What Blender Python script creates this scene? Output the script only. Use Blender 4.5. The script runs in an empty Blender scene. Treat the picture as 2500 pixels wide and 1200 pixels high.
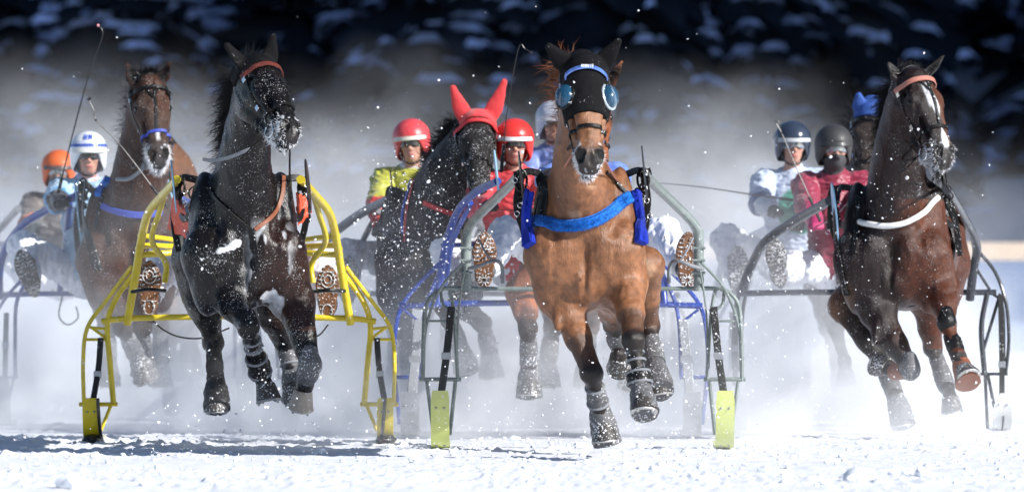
import bpy, math, random, time
import numpy as np
from mathutils import Vector, Matrix, noise as mnoise
from mathutils.bvhtree import BVHTree
random.seed(7); RNG = np.random.default_rng(11)
T0 = time.time()
# ------------------------------------------------------------------ camera, sky, sun, exposure
scene = bpy.context.scene
COL = scene.collection
CAMH, YH, FPX = 0.9, 720.0, 16800.0            # camera height, horizon row, focal length (photo is 2500 px wide)
SUNV = Vector((0.80, -0.50, 0.52)).normalized()  # towards the sun
cam_d = bpy.data.cameras.new('camera'); cam = bpy.data.objects.new('camera', cam_d); COL.objects.link(cam)
cam.location = (0, -40, CAMH); cam.rotation_euler = (math.radians(90), 0, 0)
cam_d.sensor_width = 36; cam_d.lens = FPX / 2500 * 36; cam_d.shift_y = (YH - 600) / 2500
cam_d.clip_start = 1; cam_d.clip_end = 3000
cam_d.dof.use_dof = True; cam_d.dof.focus_distance = 39.3; cam_d.dof.aperture_fstop = 3.4
scene.camera = cam
w = bpy.data.worlds.new('World'); scene.world = w; w.use_nodes = True
wn = w.node_tree; sky = wn.nodes.new('ShaderNodeTexSky'); sky.sky_type = 'NISHITA'; sky.sun_disc = False
sky.sun_elevation = math.asin(SUNV.z); sky.sun_rotation = math.atan2(SUNV.x, SUNV.y)
sky.altitude = 1800
bg = [n for n in wn.nodes if n.type == 'BACKGROUND'][0]; bg.inputs[1].default_value = 0.08
wn.links.new(sky.outputs[0], bg.inputs[0])
sl = bpy.data.lights.new('sun', 'SUN'); sl.energy = 4.8; sl.angle = math.radians(0.5); sl.color = (1, .975, .94)
so = bpy.data.objects.new('sun', sl); COL.objects.link(so)
so.rotation_euler = SUNV.to_track_quat('Z', 'Y').to_euler(); so.location = (30, -30, 30)
scene.view_settings.view_transform = 'Standard'; scene.view_settings.look = 'None'
scene.view_settings.exposure = 0.55; scene.view_settings.gamma = 1
scene.cycles.use_denoising = True; scene.cycles.max_bounces = 6; scene.cycles.volume_bounces = 4
scene.cycles.diffuse_bounces = 3; scene.cycles.glossy_bounces = 2; scene.cycles.transmission_bounces = 4
scene.cycles.transparent_max_bounces = 6
scene.cycles.volume_step_rate = 1.0; scene.cycles.volume_max_steps = 128
scene.cycles.use_adaptive_sampling = True; scene.cycles.adaptive_threshold = 0.02

# ------------------------------------------------------------------ helpers
def P(px, py, D):
    "a photo pixel at D metres from the camera -> a point of the place"
    return np.array([(px - 1250) / FPX * D, D - 40, CAMH - (py - YH) / FPX * D])
V3 = lambda *a: np.array(a, float)
def nrm(v): v = np.asarray(v, float); return v / (np.linalg.norm(v) + 1e-12)
def catmull(pts, n):
    pts = [np.asarray(p, float) for p in pts]
    if len(pts) == 2: return [pts[0] + (pts[1] - pts[0]) * i / n for i in range(n + 1)]
    q = [2 * pts[0] - pts[1]] + pts + [2 * pts[-1] - pts[-2]]; out = []
    for i in range(len(pts) - 1):
        a, b, c, d = q[i:i + 4]
        for j in range(n):
            t = j / n
            out.append(.5 * (2 * b + (c - a) * t + (2 * a - 5 * b + 4 * c - d) * t * t + (3 * b - a - 3 * c + d) * t ** 3))
    return out + [pts[-1]]
def hash3(i, j, k, s=0):
    n = (i * 374761393 + j * 668265263 + k * 2147483647 + s * 144665) & 0xffffffff
    n = ((n ^ (n >> 13)) * 1274126177) & 0xffffffff
    return ((n ^ (n >> 16)) & 0xffff) / 65535.0
def vnoise(p, seed=0):
    "value noise of points (N,3), 0..1"
    p = np.asarray(p); f = np.floor(p).astype(np.int64); t = p - f; t = t * t * (3 - 2 * t); r = 0
    for a in (0, 1):
        for b in (0, 1):
            for c in (0, 1):
                wgt = (t[:, 0] if a else 1 - t[:, 0]) * (t[:, 1] if b else 1 - t[:, 1]) * (t[:, 2] if c else 1 - t[:, 2])
                r = r + wgt * hash3(f[:, 0] + a, f[:, 1] + b, f[:, 2] + c, seed)
    return r
def fbm(p, sc, oct=3, seed=0):
    r = 0; a = .5; tot = 0
    for o in range(oct): r = r + a * vnoise(p * sc, seed + o); tot += a; a *= .5; sc = sc * 2.03
    return r / tot

def mesh_obj(name, v, faces, mat=None, parent=None, smooth=True, col=None, mats=None, fmat=None):
    me = bpy.data.meshes.new(name); v = np.asarray(v, dtype=np.float32).reshape(-1, 3)
    if isinstance(faces, np.ndarray):
        n, k = faces.shape
        me.vertices.add(len(v)); me.vertices.foreach_set('co', v.ravel())
        me.loops.add(n * k); me.loops.foreach_set('vertex_index', faces.astype(np.int32).ravel())
        me.polygons.add(n); me.polygons.foreach_set('loop_start', np.arange(0, n * k, k, dtype=np.int32))
        me.polygons.foreach_set('loop_total', np.full(n, k, dtype=np.int32)); me.update(calc_edges=True)
    else:
        me.from_pydata([tuple(map(float, p)) for p in v], [], [tuple(f) for f in faces]); me.update()
    if col is not None:
        at = me.color_attributes.new('Col', 'FLOAT_COLOR', 'POINT')
        c = np.ones((len(v), 4), np.float32); c[:, :col.shape[1]] = col; at.data.foreach_set('color', c.ravel())
    if smooth: me.polygons.foreach_set('use_smooth', [True] * len(me.polygons))
    for m in (mats or ([mat] if mat else [])): me.materials.append(m)
    if fmat is not None: me.polygons.foreach_set('material_index', np.asarray(fmat, dtype=np.int32))
    o = bpy.data.objects.new(name, me); COL.objects.link(o)
    if parent is not None: par(o, parent)
    return o
def par(o, p):
    o.parent = p; o.matrix_parent_inverse = Matrix.Translation(-Vector(p.location))
def thing(name, loc, label, cat, group=None):
    o = bpy.data.objects.new(name, None); o.location = tuple(map(float, loc)); o.empty_display_size = .2; COL.objects.link(o)
    o['label'] = label; o['category'] = cat
    if group: o['group'] = group
    return o
def tag(o, label=None, cat=None, group=None, kind=None):
    for k, v in (('label', label), ('category', cat), ('group', group), ('kind', kind)):
        if v: o[k] = v
    return o

class MB:
    "collects tubes, boxes, strips... into ONE mesh"
    def __init__(s): s.v = []; s.f = []; s.m = []
    def add(s, v, f, m=0):
        b = len(s.v); s.v += [tuple(map(float, p)) for p in v]; s.f += [tuple(b + i for i in q) for q in f]; s.m += [m] * len(f); return s
    def tube(s, pts, r, n=10, sub=5, m=0, flat=None, cap=True):
        "pts 3D, r a radius or list; flat=(normal, ratio) squashes it"
        if sub > 1 and len(pts) > 2:
            rr = r if hasattr(r, '__len__') else [r] * len(pts)
            q = catmull([np.append(p, x) for p, x in zip(pts, rr)], sub); P_ = [x[:3] for x in q]; R_ = [x[3] for x in q]
        else:
            P_ = [np.asarray(p, float) for p in pts]; R_ = list(r) if hasattr(r, '__len__') else [r] * len(pts)
        k = len(P_); t0 = nrm(P_[1] - P_[0]); a = V3(0, 0, 1) if abs(t0[2]) < .9 else V3(1, 0, 0); u = nrm(np.cross(a, t0)); vs = []
        for i in range(k):
            t = nrm(P_[min(i + 1, k - 1)] - P_[max(i - 1, 0)]); u = nrm(u - t * u.dot(t)); w_ = np.cross(t, u)
            for j in range(n):
                an = 2 * math.pi * j / n; o = (u * math.cos(an) + w_ * math.sin(an)) * R_[i]
                if flat is not None: o = o - flat[0] * o.dot(flat[0]) * (1 - flat[1])
                vs.append(P_[i] + o)
        fs = [(i * n + j, i * n + (j + 1) % n, (i + 1) * n + (j + 1) % n, (i + 1) * n + j) for i in range(k - 1) for j in range(n)]
        if cap: fs += [tuple(range(n))[::-1], tuple((k - 1) * n + j for j in range(n))]
        return s.add(vs, fs, m)
    def strip(s, pts, nor, wd, th, m=0):
        "strap: rectangular section, wd across, th along the normal"
        k = len(pts); vs = []
        for i in range(k):
            t = nrm(pts[min(i + 1, k - 1)] - pts[max(i - 1, 0)]); n_ = nrm(nor[i] - t * np.dot(nor[i], t)); sd = np.cross(t, n_)
            w_ = wd[i] if hasattr(wd, '__len__') else wd
            for a, b in ((-1, 0), (-.8, 1), (.8, 1), (1, 0), (.8, -.4), (-.8, -.4)): vs.append(pts[i] + sd * a * w_ / 2 + n_ * b * th)
        fs = [(i * 6 + j, i * 6 + (j + 1) % 6, (i + 1) * 6 + (j + 1) % 6, (i + 1) * 6 + j) for i in range(k - 1) for j in range(6)]
        fs += [(5, 4, 3, 2, 1, 0), tuple((k - 1) * 6 + j for j in range(6))]
        return s.add(vs, fs, m)
    def box(s, c, u, v, w_, m=0, bev=.12):
        "box with half-axes u v w, edges cut"
        c, u, v, w_ = map(lambda a: np.asarray(a, float), (c, u, v, w_)); vs = []; L = [np.linalg.norm(x) for x in (u, v, w_)]
        b = min(L) * bev * 2; e = [1 - b / max(l, 1e-6) for l in L]
        for sx in (-1, 1):
            for sy in (-1, 1):
                for sz in (-1, 1):
                    vs += [c + u * sx * e[0] + v * sy * e[1] + w_ * sz, c + u * sx * e[0] + v * sy + w_ * sz * e[2], c + u * sx + v * sy * e[1] + w_ * sz * e[2]]
        i = lambda x, y, z, k: ((x * 2 + y) * 2 + z) * 3 + k
        fs = [(i(0,0,1,0), i(1,0,1,0), i(1,1,1,0), i(0,1,1,0)), (i(0,1,0,0), i(1,1,0,0), i(1,0,0,0), i(0,0,0,0)),
              (i(0,1,0,1), i(0,1,1,1), i(1,1,1,1), i(1,1,0,1)), (i(1,0,0,1), i(1,0,1,1), i(0,0,1,1), i(0,0,0,1)),
              (i(1,0,0,2), i(1,1,0,2), i(1,1,1,2), i(1,0,1,2)), (i(0,0,1,2), i(0,1,1,2), i(0,1,0,2), i(0,0,0,2))]
        for a in (0, 1):
            for b_ in (0, 1):
                q = (i(0,a,b_,0), i(1,a,b_,0), i(1,a,b_,1), i(0,a,b_,1)); fs.append(q)
                q = (i(a,0,b_,0), i(a,1,b_,0), i(a,1,b_,2), i(a,0,b_,2)); fs.append(q)
                q = (i(a,b_,0,1), i(a,b_,1,1), i(a,b_,1,2), i(a,b_,0,2)); fs.append(q)
                for c_ in (0, 1): fs.append((i(a,b_,c_,0), i(a,b_,c_,1), i(a,b_,c_,2))) if False else None
        fs = [f for f in fs if f]
        for a in (0, 1):
            for b_ in (0, 1):
                for c_ in (0, 1): fs.append((i(a,b_,c_,0), i(a,b_,c_,1), i(a,b_,c_,2)))
        return s.add(vs, fs, m)
    def blob(s, c, r, m=0, seed=0, irr=.25, sub=1):
        "a small lumpy solid"
        c = np.asarray(c, float); r = np.asarray([r] * 3 if not hasattr(r, '__len__') else r, float); g = random.Random(seed)
        vs = [c + ICO[sub][0][i] * r * (1 + g.uniform(-irr, irr)) for i in range(len(ICO[sub][0]))]
        return s.add(vs, ICO[sub][1], m)
    def build(s, name, mat, parent=None, smooth=True):
        mats = mat if isinstance(mat, list) else [mat]
        o = mesh_obj(name, s.v, s.f, parent=parent, smooth=smooth, mats=mats, fmat=s.m)
        import bmesh as _b
        b = _b.new(); b.from_mesh(o.data); _b.ops.recalc_face_normals(b, faces=b.faces); b.to_mesh(o.data); b.free()
        if smooth:
            try: o.data.set_sharp_from_angle(angle=math.radians(40))
            except Exception: pass
        return o
def _ico():
    t = (1 + 5 ** .5) / 2
    v = [nrm(p) for p in ((-1,t,0),(1,t,0),(-1,-t,0),(1,-t,0),(0,-1,t),(0,1,t),(0,-1,-t),(0,1,-t),(t,0,-1),(t,0,1),(-t,0,-1),(-t,0,1))]
    f = [(0,11,5),(0,5,1),(0,1,7),(0,7,10),(0,10,11),(1,5,9),(5,11,4),(11,10,2),(10,7,6),(7,1,8),(3,9,4),(3,4,2),(3,2,6),(3,6,8),(3,8,9),(4,9,5),(2,4,11),(6,2,10),(8,6,7),(9,8,1)]
    out = [(v, f)]
    for _ in range(2):
        v = list(v); g = []; mid = {}
        def md(a, b):
            k = (min(a, b), max(a, b))
            if k not in mid: mid[k] = len(v); v.append(nrm(v[a] + v[b]))
            return mid[k]
        for a, b, c in f: x, y, z = md(a, b), md(b, c), md(c, a); g += [(a, x, z), (b, y, x), (c, z, y), (x, y, z)]
        f = g; out.append((v, f))
    return out
ICO = _ico()

# ------------------------------------------------------------------ implicit sculpting (signed distances -> one continuous mesh)
class Sdf:
    def __init__(s, h): s.h = h; s.p = []; s.clips = []
    def _add(s, f, lo, hi, k, tag, op): s.p.append((f, np.asarray(lo, float), np.asarray(hi, float), k, tag, op)); return s
    def cap(s, a, ra, b, rb, k=.03, tag=0, op=1):
        a = np.asarray(a, float); b = np.asarray(b, float); ba = b - a; bb = float(ba.dot(ba)) + 1e-12; R = max(ra, rb)
        def f(X, Y, Z):
            x = X - a[0]; y = Y - a[1]; z = Z - a[2]; t = np.clip((x * ba[0] + y * ba[1] + z * ba[2]) / bb, 0, 1)
            return np.sqrt((x - t * ba[0]) ** 2 + (y - t * ba[1]) ** 2 + (z - t * ba[2]) ** 2) - (ra + (rb - ra) * t)
        return s._add(f, np.minimum(a, b) - R, np.maximum(a, b) + R, k, tag, op)
    def ell(s, c, r, M=None, k=.04, tag=0, op=1):
        "r = three radii along the columns of M"
        c = np.asarray(c, float); r = np.asarray([r] * 3 if not hasattr(r, '__len__') else r, float); M = np.eye(3) if M is None else np.asarray(M, float)
        def f(X, Y, Z):
            x = X - c[0]; y = Y - c[1]; z = Z - c[2]; k0 = 0; k1 = 0
            for j in range(3):
                q = x * M[0, j] + y * M[1, j] + z * M[2, j]; k0 = k0 + (q / r[j]) ** 2; k1 = k1 + (q / r[j] ** 2) ** 2
            k0 = np.sqrt(k0); k1 = np.sqrt(k1) + 1e-9; return k0 * (k0 - 1) / k1
        e = np.sqrt(((M * r[None, :]) ** 2).sum(1))
        return s._add(f, c - e, c + e, k, tag, op)
    def ball(s, c, r, k=.03, tag=0, op=1): return s.cap(c, r, c, r, k, tag, op)
    def chain(s, pts, rad, lat, k=.05, tag=0, n=4):
        "elliptic limb: rad = (across, other) per point, lat = the 'across' vector"
        q = catmull([np.concatenate([p, r]) for p, r in zip(pts, rad)], n)
        for i in range(len(q)):
            t = nrm(q[min(i + 1, len(q) - 1)][:3] - q[max(i - 1, 0)][:3]); u = nrm(lat - t * np.dot(lat, t)); v = np.cross(t, u)
            sp = np.linalg.norm(q[min(i + 1, len(q) - 1)][:3] - q[max(i - 1, 0)][:3]) * .75
            s.ell(q[i][:3], (max(q[i][3], .004), max(q[i][4], .004), max(sp, .01)), np.array([u, v, t]).T, k, tag)
        return s
    def val(s, X, Y, Z, D=None):
        return D
    def mesh(s, pad=.02, smooth=1):
        h = s.h; adds = [p for p in s.p if p[5] == 1]
        lo = np.min([p[1] for p in adds], 0) - pad - 2 * h; hi = np.max([p[2] for p in adds], 0) + pad + 2 * h
        n = np.ceil((hi - lo) / h).astype(int) + 1
        D = np.full(tuple(n), .5, np.float32); TG = np.zeros(tuple(n), np.int8)
        ax = [(lo[i] + np.arange(n[i]) * h).astype(np.float32) for i in range(3)]
        for f, l, u, k, tg, op in s.p:
            m = abs(k) + 3 * h
            i0 = np.maximum(np.floor((l - m - lo) / h).astype(int), 0); i1 = np.minimum(np.ceil((u + m - lo) / h).astype(int) + 1, n)
            if (i1 <= i0).any(): continue
            sl = tuple(slice(a, b) for a, b in zip(i0, i1))
            d = f(ax[0][sl[0]][:, None, None], ax[1][sl[1]][None, :, None], ax[2][sl[2]][None, None, :]).astype(np.float32)
            g = D[sl]
            if op == 1:
                np.copyto(TG[sl], np.int8(tg), where=d < g)
                e = np.maximum(k - np.abs(g - d), 0) / max(k, 1e-6); D[sl] = np.minimum(g, d) - e * e * k * .25
            else:
                d = -d
                if tg == 3: np.copyto(TG[sl], np.int8(6), where=d > g - h * 1.5)
                e = np.maximum(k - np.abs(g - d), 0) / max(k, 1e-6); D[sl] = np.maximum(g, d) + e * e * k * .25
        for c in s.clips: D = np.maximum(D, c(ax[0][:, None, None], ax[1][None, :, None], ax[2][None, None, :]).astype(np.float32))
        v, q = surf_nets(D, lo, h); i = np.clip(np.rint((v - lo) / h).astype(int), 0, n - 1); s.tg = TG[i[:, 0], i[:, 1], i[:, 2]]
        for _ in range(smooth): v = lap(v, q)
        s.q = q; return v, q
    def colour(s, v, cols, soft=8):
        K = np.zeros((max(cols) + 1, 3)); 
        for k, c in cols.items(): K[k] = c
        C = K[s.tg]
        for _ in range(soft): C = lap(C, s.q)
        return C
def surf_nets(D, lo, h):
    S = (D < 0); c = np.zeros(tuple(np.array(D.shape) - 1), np.int8)
    offs = [(a, b, c_) for a in (0, 1) for b in (0, 1) for c_ in (0, 1)]; nx, ny, nz = c.shape
    for a, b, d in offs: c += S[a:a + nx, b:b + ny, d:d + nz]
    m = (c > 0) & (c < 8); I = np.stack(np.unravel_index(np.flatnonzero(m), m.shape), 1); idx = np.full(m.shape, -1, np.int32); idx[m] = np.arange(len(I))
    val = {o: D[I[:, 0] + o[0], I[:, 1] + o[1], I[:, 2] + o[2]] for o in offs}
    acc = np.zeros((len(I), 3)); cnt = np.zeros(len(I))
    for o in offs:
        for a in range(3):
            if o[a] == 0:
                o2 = list(o); o2[a] = 1; o2 = tuple(o2); x, y = val[o], val[o2]; cr = (x < 0) != (y < 0)
                t = np.where(cr, x / np.where(cr, x - y, 1), 0); p = np.zeros((len(I), 3)); p[:] = o; p[:, a] = t
                acc += p * cr[:, None]; cnt += cr
    v = (I + acc / np.maximum(cnt, 1)[:, None]) * h + lo; F = []
    for a in range(3):
        b, c_ = [(1, 2), (2, 0), (0, 1)][a]
        s0 = [slice(None)] * 3; s1 = [slice(None)] * 3; s0[a] = slice(0, -1); s1[a] = slice(1, None)
        A, B = S[tuple(s0)], S[tuple(s1)]; E = A != B; E = np.stack(np.unravel_index(np.flatnonzero(E), E.shape), 1)
        E = E[(E[:, b] > 0) & (E[:, c_] > 0) & (E[:, b] < S.shape[b] - 1) & (E[:, c_] < S.shape[c_] - 1)]
        if not len(E): continue
        def at(db, dc): q = E.copy(); q[:, b] -= db; q[:, c_] -= dc; return idx[q[:, 0], q[:, 1], q[:, 2]]
        Q = np.stack([at(1, 1), at(0, 1), at(0, 0), at(1, 0)], 1); ins = A[E[:, 0], E[:, 1], E[:, 2]]
        Q[~ins] = Q[~ins][:, ::-1]; F.append(Q)
    return v, np.concatenate(F)
def lap(v, q, a=.5):
    s = np.zeros_like(v); n = np.zeros(len(v))
    for i in range(4):
        A, B = q[:, i], q[:, (i + 1) % 4]
        for x in range(3): s[:, x] += np.bincount(A, v[B, x], len(v)) + np.bincount(B, v[A, x], len(v))
        n += np.bincount(A, minlength=len(v)) + np.bincount(B, minlength=len(v))
    return v * (1 - a) + a * s / np.maximum(n, 1)[:, None]
def normals(v, q):
    n = np.cross(v[q[:, 2]] - v[q[:, 0]], v[q[:, 3]] - v[q[:, 1]]); r = np.zeros_like(v)
    for i in range(4):
        for x in range(3): r[:, x] += np.bincount(q[:, i], n[:, x], len(v))
    return r / (np.linalg.norm(r, axis=1)[:, None] + 1e-12)
def bvh(v, q): return BVHTree.FromPolygons([tuple(p) for p in v.tolist()], q.tolist())
CAMP = V3(0, -40, CAMH)

# ------------------------------------------------------------------ materials
def mat(name, col=(.5, .5, .5), rough=.5, metal=0., bump=0., bscale=60., attr=False, var=0., vscale=8., coat=0., spec=.5, sheen=0., frost=0., fscale=90., fthr=.64, alpha=1., trans=0., hair=False):
    m = bpy.data.materials.new(name); m.use_nodes = True; t = m.node_tree; b = t.nodes['Principled BSDF']; L = t.links.new
    b.inputs['Base Color'].default_value = (*col, 1); b.inputs['Roughness'].default_value = rough; b.inputs['Metallic'].default_value = metal
    b.inputs['Specular IOR Level'].default_value = spec; b.inputs['Coat Weight'].default_value = coat; b.inputs['Coat Roughness'].default_value = .25
    b.inputs['Sheen Weight'].default_value = sheen; b.inputs['Alpha'].default_value = alpha; b.inputs['Transmission Weight'].default_value = trans
    g = t.nodes.new('ShaderNodeNewGeometry'); last = None
    if attr:
        a = t.nodes.new('ShaderNodeVertexColor'); a.layer_name = 'Col'; last = a.outputs[0]
    def noise(sc, det=4, rough=.6):
        n = t.nodes.new('ShaderNodeTexNoise'); n.inputs['Scale'].default_value = sc; n.inputs['Detail'].default_value = det; n.inputs['Roughness'].default_value = rough
        L(g.outputs['Position'], n.inputs['Vector']); return n
    def mixc(fac, a, c, blend='MIX'):
        x = t.nodes.new('ShaderNodeMix'); x.data_type = 'RGBA'; x.blend_type = blend
        for val, i in ((fac, 0), (a, 6), (c, 7)):
            if isinstance(val, (float, int)): x.inputs[i].default_value = val
            elif isinstance(val, tuple): x.inputs[i].default_value = (*val, 1)
            else: L(val, x.inputs[i])
        return x.outputs[2]
    if var > 0:
        n = noise(vscale); r = t.nodes.new('ShaderNodeMapRange'); r.inputs[1].default_value = .3; r.inputs[2].default_value = .7
        r.inputs[3].default_value = 1 - var; r.inputs[4].default_value = 1 + var; L(n.outputs[0], r.inputs[0])
        last = mixc(1., last if last is not None else tuple(col), r.outputs[0], 'MULTIPLY')
    if frost > 0:   # grains of snow clinging to it
        n = noise(fscale, 2, .5); n2 = noise(7., 2, .5); mm = t.nodes.new('ShaderNodeMath'); mm.operation = 'MULTIPLY_ADD'; L(n2.outputs[0], mm.inputs[0]); mm.inputs[1].default_value = .35 ; L(n.outputs[0], mm.inputs[2])
        r = t.nodes.new('ShaderNodeMapRange'); r.inputs[1].default_value = fthr + .175; r.inputs[2].default_value = fthr + .20; r.inputs[4].default_value = frost; L(mm.outputs[0], r.inputs[0])
        last = mixc(r.outputs[0], last if last is not None else tuple(col), (.85, .87, .9))
    if last is not None: L(last, b.inputs['Base Color'])
    if bump > 0:
        n = noise(bscale, 5)
        if hair:
            mp = t.nodes.new('ShaderNodeMapping'); mp.inputs['Scale'].default_value = (1, 1, .16); L(g.outputs['Position'], mp.inputs[0]); L(mp.outputs[0], n.inputs['Vector'])
        bp = t.nodes.new('ShaderNodeBump'); bp.inputs['Strength'].default_value = bump; bp.inputs['Distance'].default_value = .01
        L(n.outputs[0], bp.inputs['Height']); L(bp.outputs[0], b.inputs['Normal'])
    return m
M = {}
M['leather'] = mat('black_leather', (.007, .0065, .0065), .38, spec=.3, bump=.3, bscale=120, frost=.9, fthr=.68)
M['brown_leather'] = mat('brown_leather', (.22, .07, .03), .45, bump=.3, bscale=120)
M['steel'] = mat('polished_steel', (.75, .75, .76), .18, 1.)
M['glove'] = mat('black_glove', (.03, .03, .032), .6, bump=.4, bscale=90)
M['boot'] = mat('boot_leather', (.02, .02, .02), .3, bump=.3, bscale=60, frost=.9, fthr=.66)
M['white_cloth'] = mat('white_nylon', (.78, .79, .84), .45, bump=.5, bscale=22, sheen=.2)
M['grey_boot'] = mat('grey_neoprene', (.10, .10, .105), .6, bump=.4, bscale=70, frost=.8, fthr=.62)
M['horn'] = mat('hoof_horn', (.05, .045, .04), .45, bump=.4, bscale=80, frost=.85, fthr=.60)
M['pale_horn'] = mat('pale_hoof_horn', (.42, .36, .30), .5, bump=.4, bscale=80, frost=.6, fthr=.62)
M['shoe'] = mat('horse_shoe_metal', (.55, .54, .52), .4, .8, bump=.5, bscale=90)
M['ice'] = mat('frost', (.88, .89, .92), .6)
M['eye'] = mat('eye_dark', (.006, .004, .003), .10, spec=.4)
M['sclera'] = mat('eye_white', (.6, .5, .45), .2)
M['skin'] = mat('skin', (.55, .30, .22), .5, bump=.15, bscale=80, var=.12, vscale=20)
# ------------------------------------------------------------------ horses
class Head:
    def __init__(s, poll, muz, L=.62, roll=0., yaw=None):
        s.o = np.asarray(poll, float); s.s = L / .62; s.a = nrm(np.asarray(muz) - s.o)
        h = nrm(V3(s.a[0], s.a[1], 0)) if yaw is None else V3(math.sin(yaw), -math.cos(yaw), 0)
        f = nrm(h - h.dot(s.a) * s.a); u = np.cross(f, s.a)
        c, n = math.cos(roll), math.sin(roll); s.f = f * c + u * n; s.u = u * c - f * n
        s.M = np.array([s.u, s.f, s.a]).T
    def w(s, u, f, a): return s.o + (s.u * u + s.f * f + s.a * a) * s.s
    def loc(s, v): return (v - s.o) @ s.M / s.s

def head_prims(S, H, jaw=0., tag=1, infl=0., hood=False):
    w0, s = H.w, H.s; I = infl; HW = 1.13
    w = lambda u, f, a: w0(u * HW, f, a)
    def E(u, f, a, ru, rf, ra, k=.05, op=1, tg=tag, M_=None): S.ell(w(u, f, a), ((ru * HW + I) * s, (rf + I) * s, (ra + I) * s), H.M if M_ is None else M_, k, tg, op)
    E(0, -.03, .055, .082, .095, .11); E(0, -.005, .17, .088, .072, .13); E(0, -.04, .20, .09, .09, .15)
    for q in (-1, 1):
        E(q * .074, .010, .180, .026, .032, .045, .03)                                    # brow
        S.cap(w(q * .072, -.03, .225), (.030 + I) * s, w(q * .058, -.03, .40), (.016 + I) * s, .035 * s, tag)  # facial crest
        E(q * .05, -.135, .20, .036, .10, .115, .05)                                    # jowl
        E(q * .066, -.07, .06, .032, .05, .08, .04)
    for q in (0,):
        for i in range(9):
            t = i / 8; E(0, .018 - .022 * t, .22 + .27 * t, .068 - .018 * t, .048 - .006 * t, .045, .035)
            E(0, -.055 - .005 * t, .24 + .26 * t, .066 - .014 * t, .055 - .012 * t, .05, .04)
    if hood: return
    E(0, -.03, .53, .052, .05, .055, .035, tg=2); E(0, -.035, .578, .046, .040, .032, .03, tg=2)
    E(0, -.105 - jaw, .545, .036, .032, .05, .03, tg=2); E(0, -.10 - jaw, .578, .032, .026, .024, .02, tg=2)
    for q in (-1, 1): E(q * .036, .006, .525, .030, .034, .050, .025, tg=2)                             # nostril wings
    for q in (-1, 1):
        S.cap(w(q * .036, -.17, .28), .034 * s, w(q * .026, -.125 - jaw * .5, .50), .026 * s, .04, tag)   # jaw bars
        S.cap(w(q * .020, .030, .500), .009 * s, w(q * .050, .026, .508), .008 * s, .014, 2); S.cap(w(q * .016, .024, .515), .009 * s, w(q * .018, .006, .56), .010 * s, .014, 2)
        S.cap(w(q * .032, .036, .522), .013 * s, w(q * .048, .020, .555), .020 * s, .008, 3, -1)
        S.cap(w(q * .050, .028, .512), .008 * s, w(q * .060, .010, .545), .010 * s, .008, 3, -1)
        S.cap(w(q * .055, .004, .30), .008 * s, w(q * .048, .0, .42), .006 * s, .03, 1, -1)      # hollow below the crest
        S.ell(w(q * .074, -.012, .125), (.016 * s, .02 * s, .03 * s), H.M, .03, 1, -1)          # hollow above the eye
        S.ell(w(q * .098, .004, .207), (.020 * s, .020 * s, .026 * s), H.M, .010, 3, -1)  # socket
        S.cap(w(q * .086, .026, .182), .009 * s, w(q * .092, .012, .232), .007 * s, .010, tag)  # lid
        S.cap(w(q * .092, -.016, .180), .009 * s, w(q * .094, -.010, .234), .008 * s, .010, tag)
    S.ell(w(0, -.073 - jaw * .5, .575), (.06 * s, .005 * s, .05 * s), H.M, .01, 3, -1)          # lips

def ear_frame(H, q, tip):
    b = H.w(q * .062, -.045, .01); ax = nrm(tip - b); L = np.linalg.norm(tip - b)
    out = nrm(H.u * q - ax * np.dot(H.u * q, ax)); fr = np.cross(ax, out); fr = fr if np.dot(fr, H.f) > 0 or np.dot(fr, V3(0, -1, 0)) > 0 else -fr
    return b, ax, L, out, fr
def ear_prims(S, H, q, tip, infl=0., round_=False, tag=1):
    b, ax, L, out, fr = ear_frame(H, q, tip); n = 10
    for i in range(n + 1):
        t = i / n; wd = 1.25 * (.028 + .014 * math.sin(min(t / .55, 1) * math.pi * .75)) * (1 - max(0, t - .45) ** 1.4 * 1.75)
        if round_: wd = max(wd, .017)
        c = b + ax * L * t + out * .006 * math.sin(t * 3)
        S.ell(c, (max(wd, .006) + infl, max(.010, .019 * (1 - .5 * t)) + infl, L / n * .9), np.array([out, fr, ax]).T, .014, tag)
    if not round_:
        S.ell(b + ax * L * .48 + fr * .019, (.024, .022, L * .36), np.array([out, fr, ax]).T, .010, 3, -1)

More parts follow.
